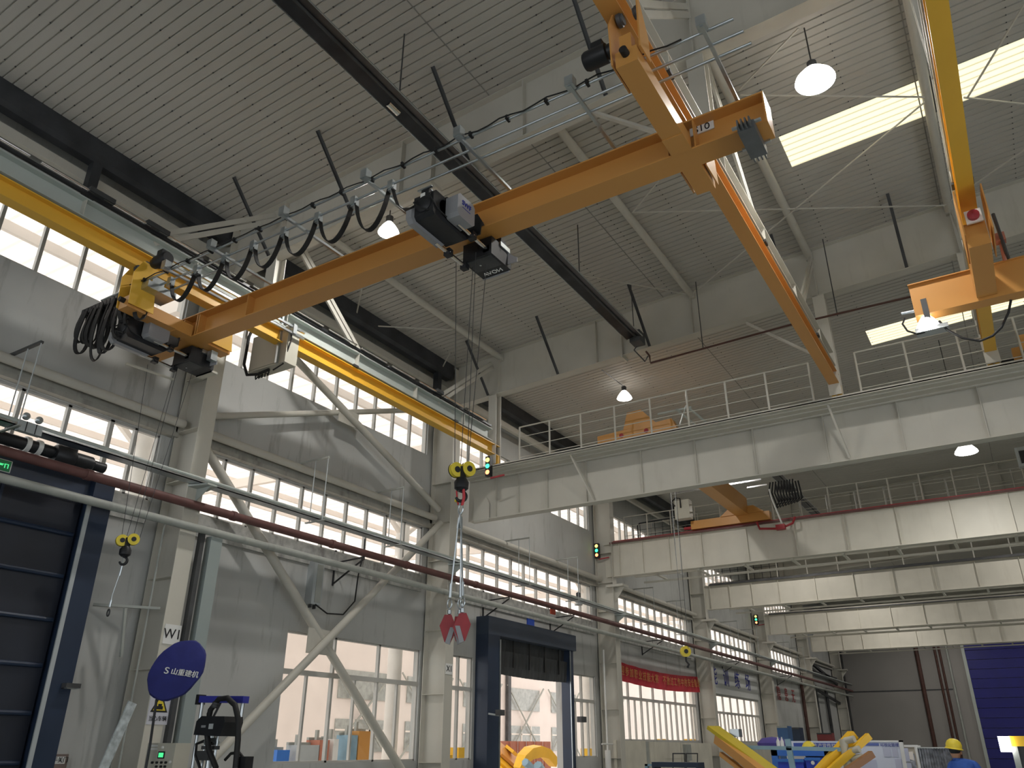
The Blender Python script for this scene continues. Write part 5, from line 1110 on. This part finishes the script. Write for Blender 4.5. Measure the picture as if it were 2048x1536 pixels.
hx, hz = PY(1908, 1494, 16.6).x, PY(1908, 1494, 16.6).z
t.add('head', MB().lathe((hx, 16.62, hz - .2), [(0, 0), (.05, .0), (.06, .04), (.075, .08), (.088, .14), (.09, .2), (.07, .26), (0, .28)], (0, 0, 1), 20), SKIN, smooth=True)
t.add('ear', MB().lathe((hx + .09, 16.62, hz - .09), [(0, -.02), (.03, -.005), (.03, .005), (0, .02)], (1, 0, 0), 12), SKIN, smooth=True)
t.add('hair', MB().lathe((hx, 16.605, hz - .1), [(0, -.01), (.07, .0), (.092, .04), (.094, .1), (.05, .16), (0, .17)], (0, 0, 1), 20), BLACK, smooth=True)
t.add('hard_hat', MB().lathe((hx - .005, 16.63, hz - .0), [(.14, -.035), (.15, -.03), (.125, -.01), (.125, .04), (.105, .09), (.06, .125), (0, .135)], (.15, 0, 1), 24), YEL2, smooth=True)
t.add('collar', MB().lathe((hx + .02, 16.62, hz - .25), [(.09, 0), (.085, .05), (.075, .08)], (0, 0, 1), 18), WORK, smooth=True)
for s in (-1, 1):
    hand = MB(); w0 = Vector((wp.x + s * .22, 16.4, .98)); hand.tube([w0, w0 + V(-s * .02, -.05, -.03), w0 + V(-s * .03, -.09, -.05)], [.03, .042, .035], 10)
    for k in range(4): b0 = w0 + V(-s * .03 + (k - 1.5) * .02, -.09, -.05); hand.tube([b0, b0 + V(0, -.04 - .005 * (k % 2), -.01), b0 + V(0, -.06, -.035)], [.01, .009, .007], 6)
    b0 = w0 + V(-s * .05, -.03, -.02); hand.tube([b0, b0 + V(-s * .03, -.03, -.02), b0 + V(-s * .03, -.06, -.03)], [.012, .01, .008], 6)
    t.add('hand', hand, SKIN, smooth=True)
# yellow machine cab at right edge
a = PY(2022, 1478, 15.0)
t = T('machine_cab', 'yellow machine cab with dark window and lit lamp at the right edge', 'machine', (a.x + .8, 15, 0))
t.add('roof', MB().box(a.x - .02, a.x + 1.9, 14.9, 16.4, a.z - .1, a.z + .04), YELM)
t.add('window_glass', MB().box(a.x + .05, a.x + 1.8, 14.95, 14.97, a.z - .75, a.z - .1), BLACK)
t.add('pillar', MB().box(a.x - .02, a.x + .06, 14.92, 15.02, .9, a.z - .1), GREYP)
t.add('door_body', MB().prism([(a.x + .02, 14.9, .4), (a.x + 1.9, 14.9, .4), (a.x + 1.9, 14.9, 1.1), (a.x + .25, 14.9, 1.1), (a.x + .1, 14.9, 1.3), (a.x + .0, 14.9, 1.3)], (0, 1.4, 0)), YELM)
t.add('track', MB().box(a.x, a.x + 1.9, 14.8, 16.4, 0, .4), DARK)
p = PY(2012, 1486, 14.9); t.add('work_lamp', MB().box(p.x - .09, p.x + .06, 14.85, 14.95, p.z - .12, p.z + .09), mat('lamp_face', (1, 1, 1), .4, emis=(1, 1, 1), es=12, var=0))
# pipes on the far wall
for u0, u1, lab, m_ in ((1832, 1874, 'thick dark red riser pipe on the far wall', BROWN), (1869, 1917, 'left brown riser of the pair on far wall', BROWN), (1878, 1926, 'right brown riser of the pair on far wall', BROWN), (1893, 1945, 'thin grey conduit on the far wall near blue door', GREYP)):
    a = PY(u0, 1300, YE - .2)
    one('riser_pipe', lab, 'pipe', MB().tube([(a.x, YE - .2, 0), (a.x, YE - .2, 13.8)], .17 if 'thick' in lab else .1, 10), m_, smooth=True)
one('corner_post', 'dark steel corner post at the far left corner', 'column', MB().box(-15.5, -14.9, YE - .6, YE - .05, 0, 13.5), DARK)
m = MB().bar((-15.2, 70, 8.0), (-15.2, 82, 6.5), .2, .2).bar((-15.2, 70, 6.0), (-15.2, 82, 5.0), .15, .2)
one('wall_beam', 'dark sloping members in the dim corner bay', 'beam', m, DARK)
for y, lab in ((66.9, 'dark brown riser on the left wall past red lettering'), (71.5, 'dark riser in the dim last bay'), (75.5, 'second dark riser in the dim last bay')):
    one('riser_pipe', lab, 'pipe', MB().tube([(-15.3, y, 0), (-15.3, y, 6.2)], .13, 8), BROWN if y < 70 else DARK, smooth=True)

# ================================================================== OUTSIDE
struct('floor_yard', MB().box(-70, -15.76, -30, 220, -.12, -.02), GRND)
# cream canopy over the yard
m = MB(); n = 60
prof = []
for i in range(300):
    y = -6 + i * .6; prof += [(y, 0), (y + .45, 0), (y + .5, .05), (y + .56, .05)]
vs = []
for y, h_ in prof: vs += [(-16.6, y, 12.5 + h_), (-60, y, 14.0 + h_)]
m.add(vs, [(2 * i, 2 * i + 1, 2 * i + 3, 2 * i + 2) for i in range(len(prof) - 1)])
t = T('yard_canopy', 'cream corrugated canopy roof seen through the high windows', 'canopy', (-24, 40, 12.5)); t.add('sheet', m, translucent_mat('canopy_translucent', (.66, .58, .53)))
m = MB()
for x in (-17.6, -19.5, -22, -24.5, -27, -29.5, -32, -35, -38, -42): m.bar((x, -6, 12.32 + (-16.6 - x) * .0346), (x, 170, 12.32 + (-16.6 - x) * .0346), .12, .25)
t.add('purlin', m, CREAM, kind='stuff')
for i, y in enumerate((0, 10.6, 22.8, 39.3, 56, 72)):
    t.add('truss_beam', MB().bar((-16.7, y, 12.0), (-50, y, 13.2), .2, .4), CREAM)
    t.add('support_column', MB().tube([(-21.0, y + 2.4, 0), (-21.0, y + 2.4, 12.2)], .28, 16), mat('outside_column', (.72, .70, .66), .7), smooth=True)
    t.add('diagonal', MB().bar((-21, y + 2.4, 9.5), (-21, y + 6, 12.2), .15, .15).bar((-21, y + 2.4, 9.5), (-21, y - 1.2, 12.2), .15, .15), CREAM)
# opposite building
m = MB().box(-44, -43.6, -10, 200, 0, 9)
t = T('opposite_building', 'pinkish clad building across the yard, seen through the doorway', 'building', (-44, 50, 0)); t.add('wall', m, PINK)
for i, y in enumerate((-2, 14, 30, 46, 54, 62, 70, 78, 90)):
    t.add('window', MB().box(-43.62, -43.5, y, y + 5.5, 1.2, 3.4), mat('far_window', (.36, .38, .36), .3, 0, .2, 3)); t.add('window', MB().box(-43.62, -43.5, y, y + 5.5, 4.8, 6.8), MATS['far_window'])
    t.add('window_mullion', MB().box(-43.5, -43.45, y + 1.8, y + 1.95, 1.2, 3.4).box(-43.5, -43.45, y + 3.6, y + 3.75, 1.2, 3.4).box(-43.5, -43.45, y, y + 5.5, 2.6, 2.72), CREAM)
    t.add('cross_tie', MB().bar((-43.3, y - 1, .5), (-43.3, y + 6, 7), .12, .12).bar((-43.3, y - 1, 7), (-43.3, y + 6, .5), .1, .1), GREYP)
t.add('drain_pipe', MB().box(-43.5, -43.2, 69, 69.5, 0, 9), DARK)
# container and yellow machine parts beyond the doorway
def yard(u, v, x): return PX(u, v, x)
a, b = PX(1000, 1482, -27), PX(1104, 1481, -27)
t = T('container', 'orange-brown corrugated container beyond the doorway', 'container', (-27, a.y, 0))
m = MB()
k = int((b.y - a.y) / .5)
for i in range(k): m.box(-27 - (.12 if i % 2 else 0), -26.9 - (.12 if i % 2 else 0), a.y + i * .5, a.y + i * .5 + .5, 0, a.z)
t.add('corrugated_side', m, CONT)
t = T('excavator_boom', 'yellow curved machine boom lying beyond the doorway', 'machine part', tuple(PX(1075, 1536, -22)))
arc = [PX(u, v, -21.5) for u, v in ((1035, 1540), (1045, 1518), (1058, 1506), (1075, 1502), (1092, 1507), (1108, 1525))]
t.add('boom', MB().tube(arc, [.25, .32, .36, .36, .32, .3], 4), YELM)
t.add('cylinder_bracket', MB().tube([PX(1050, 1524, -20.8), PX(1062, 1536, -20.8)], .18, 6), SKYB)
t.add('cylinder_bracket', MB().tube([PX(1075, 1530, -20.8), PX(1085, 1545, -20.8)], .22, 6), SKYB)
for i, (u0, v0, u1, v1) in enumerate(((986, 1505, 1040, 1550), (1000, 1497, 1045, 1536), (990, 1520, 1010, 1545), (1015, 1495, 1030, 1507))):
    t = T('machine_plate', ('front', 'rear', 'lowest', 'small upper')[i] + ' orange ribbed machine plate seen through the doorway', 'machine part', tuple(PX(u0, v0, -23)), 'machine plates in the yard')
    t.add('plate', MB().bar(PX(u0, v0, -23), PX(u1, v1, -22.5), .9 if i < 2 else .4, .15, (1, .3, .6)), YELM if i != 1 else ORANGE)
for i, (u0, v0, u1, v1, m_, lab) in enumerate(((640, 1480, 660, 1536, CONT, 'orange-brown cabinet outside the large window'), (555, 1500, 580, 1536, BLUEP, 'blue crate at lower left outside the large window'), (668, 1478, 678, 1536, WHITE, 'white machine body outside the large window'), (700, 1470, 716, 1536, SKYB, 'pale blue frame outside the large window'), (600, 1490, 640, 1536, LGREY, 'grey machine bed outside large window'), (719, 1462, 745, 1520, ORANGE, 'orange stacked arms outside the large window'))):
    a, b = PX(u0, v0, -20), PX(u1, v0, -20); z0 = 0
    t = T('yard_machine', lab, 'machine', (-20, a.y, 0), 'machines in the yard'); t.add('body', MB().box(-20.6, -20, a.y, b.y, 0, a.z), m_)
    t.add('top_rail', MB().box(-20.5, -20.4, a.y - .1, b.y + .1, a.z, a.z + .08).box(-20.3, -20.2, a.y + .05, a.y + .15, a.z, a.z + .3), GREYP)
for i, (u0, v0, u1, v1) in enumerate(((893, 1510, 905, 1530), (918, 1495, 935, 1530), (1325, 1478, 1337, 1492), (1383, 1478, 1395, 1492), (1180, 1497, 1192, 1512))):
    a, b = PX(u0, v0, -18.5), PX(u1, v0, -18.5)
    t = T('yard_machine', ('first', 'second', 'third', 'fourth', 'fifth')[i] + ' yellow machine outside the windows right of the X1 column, counted from left', 'machine', (-18.5, a.y, 0), 'machines in the yard'); t.add('body', MB().box(-19, -18.5, a.y, b.y, .3, a.z), YELM); t.add('base', MB().box(-19, -18.5, a.y, b.y, 0, .3), DARK)
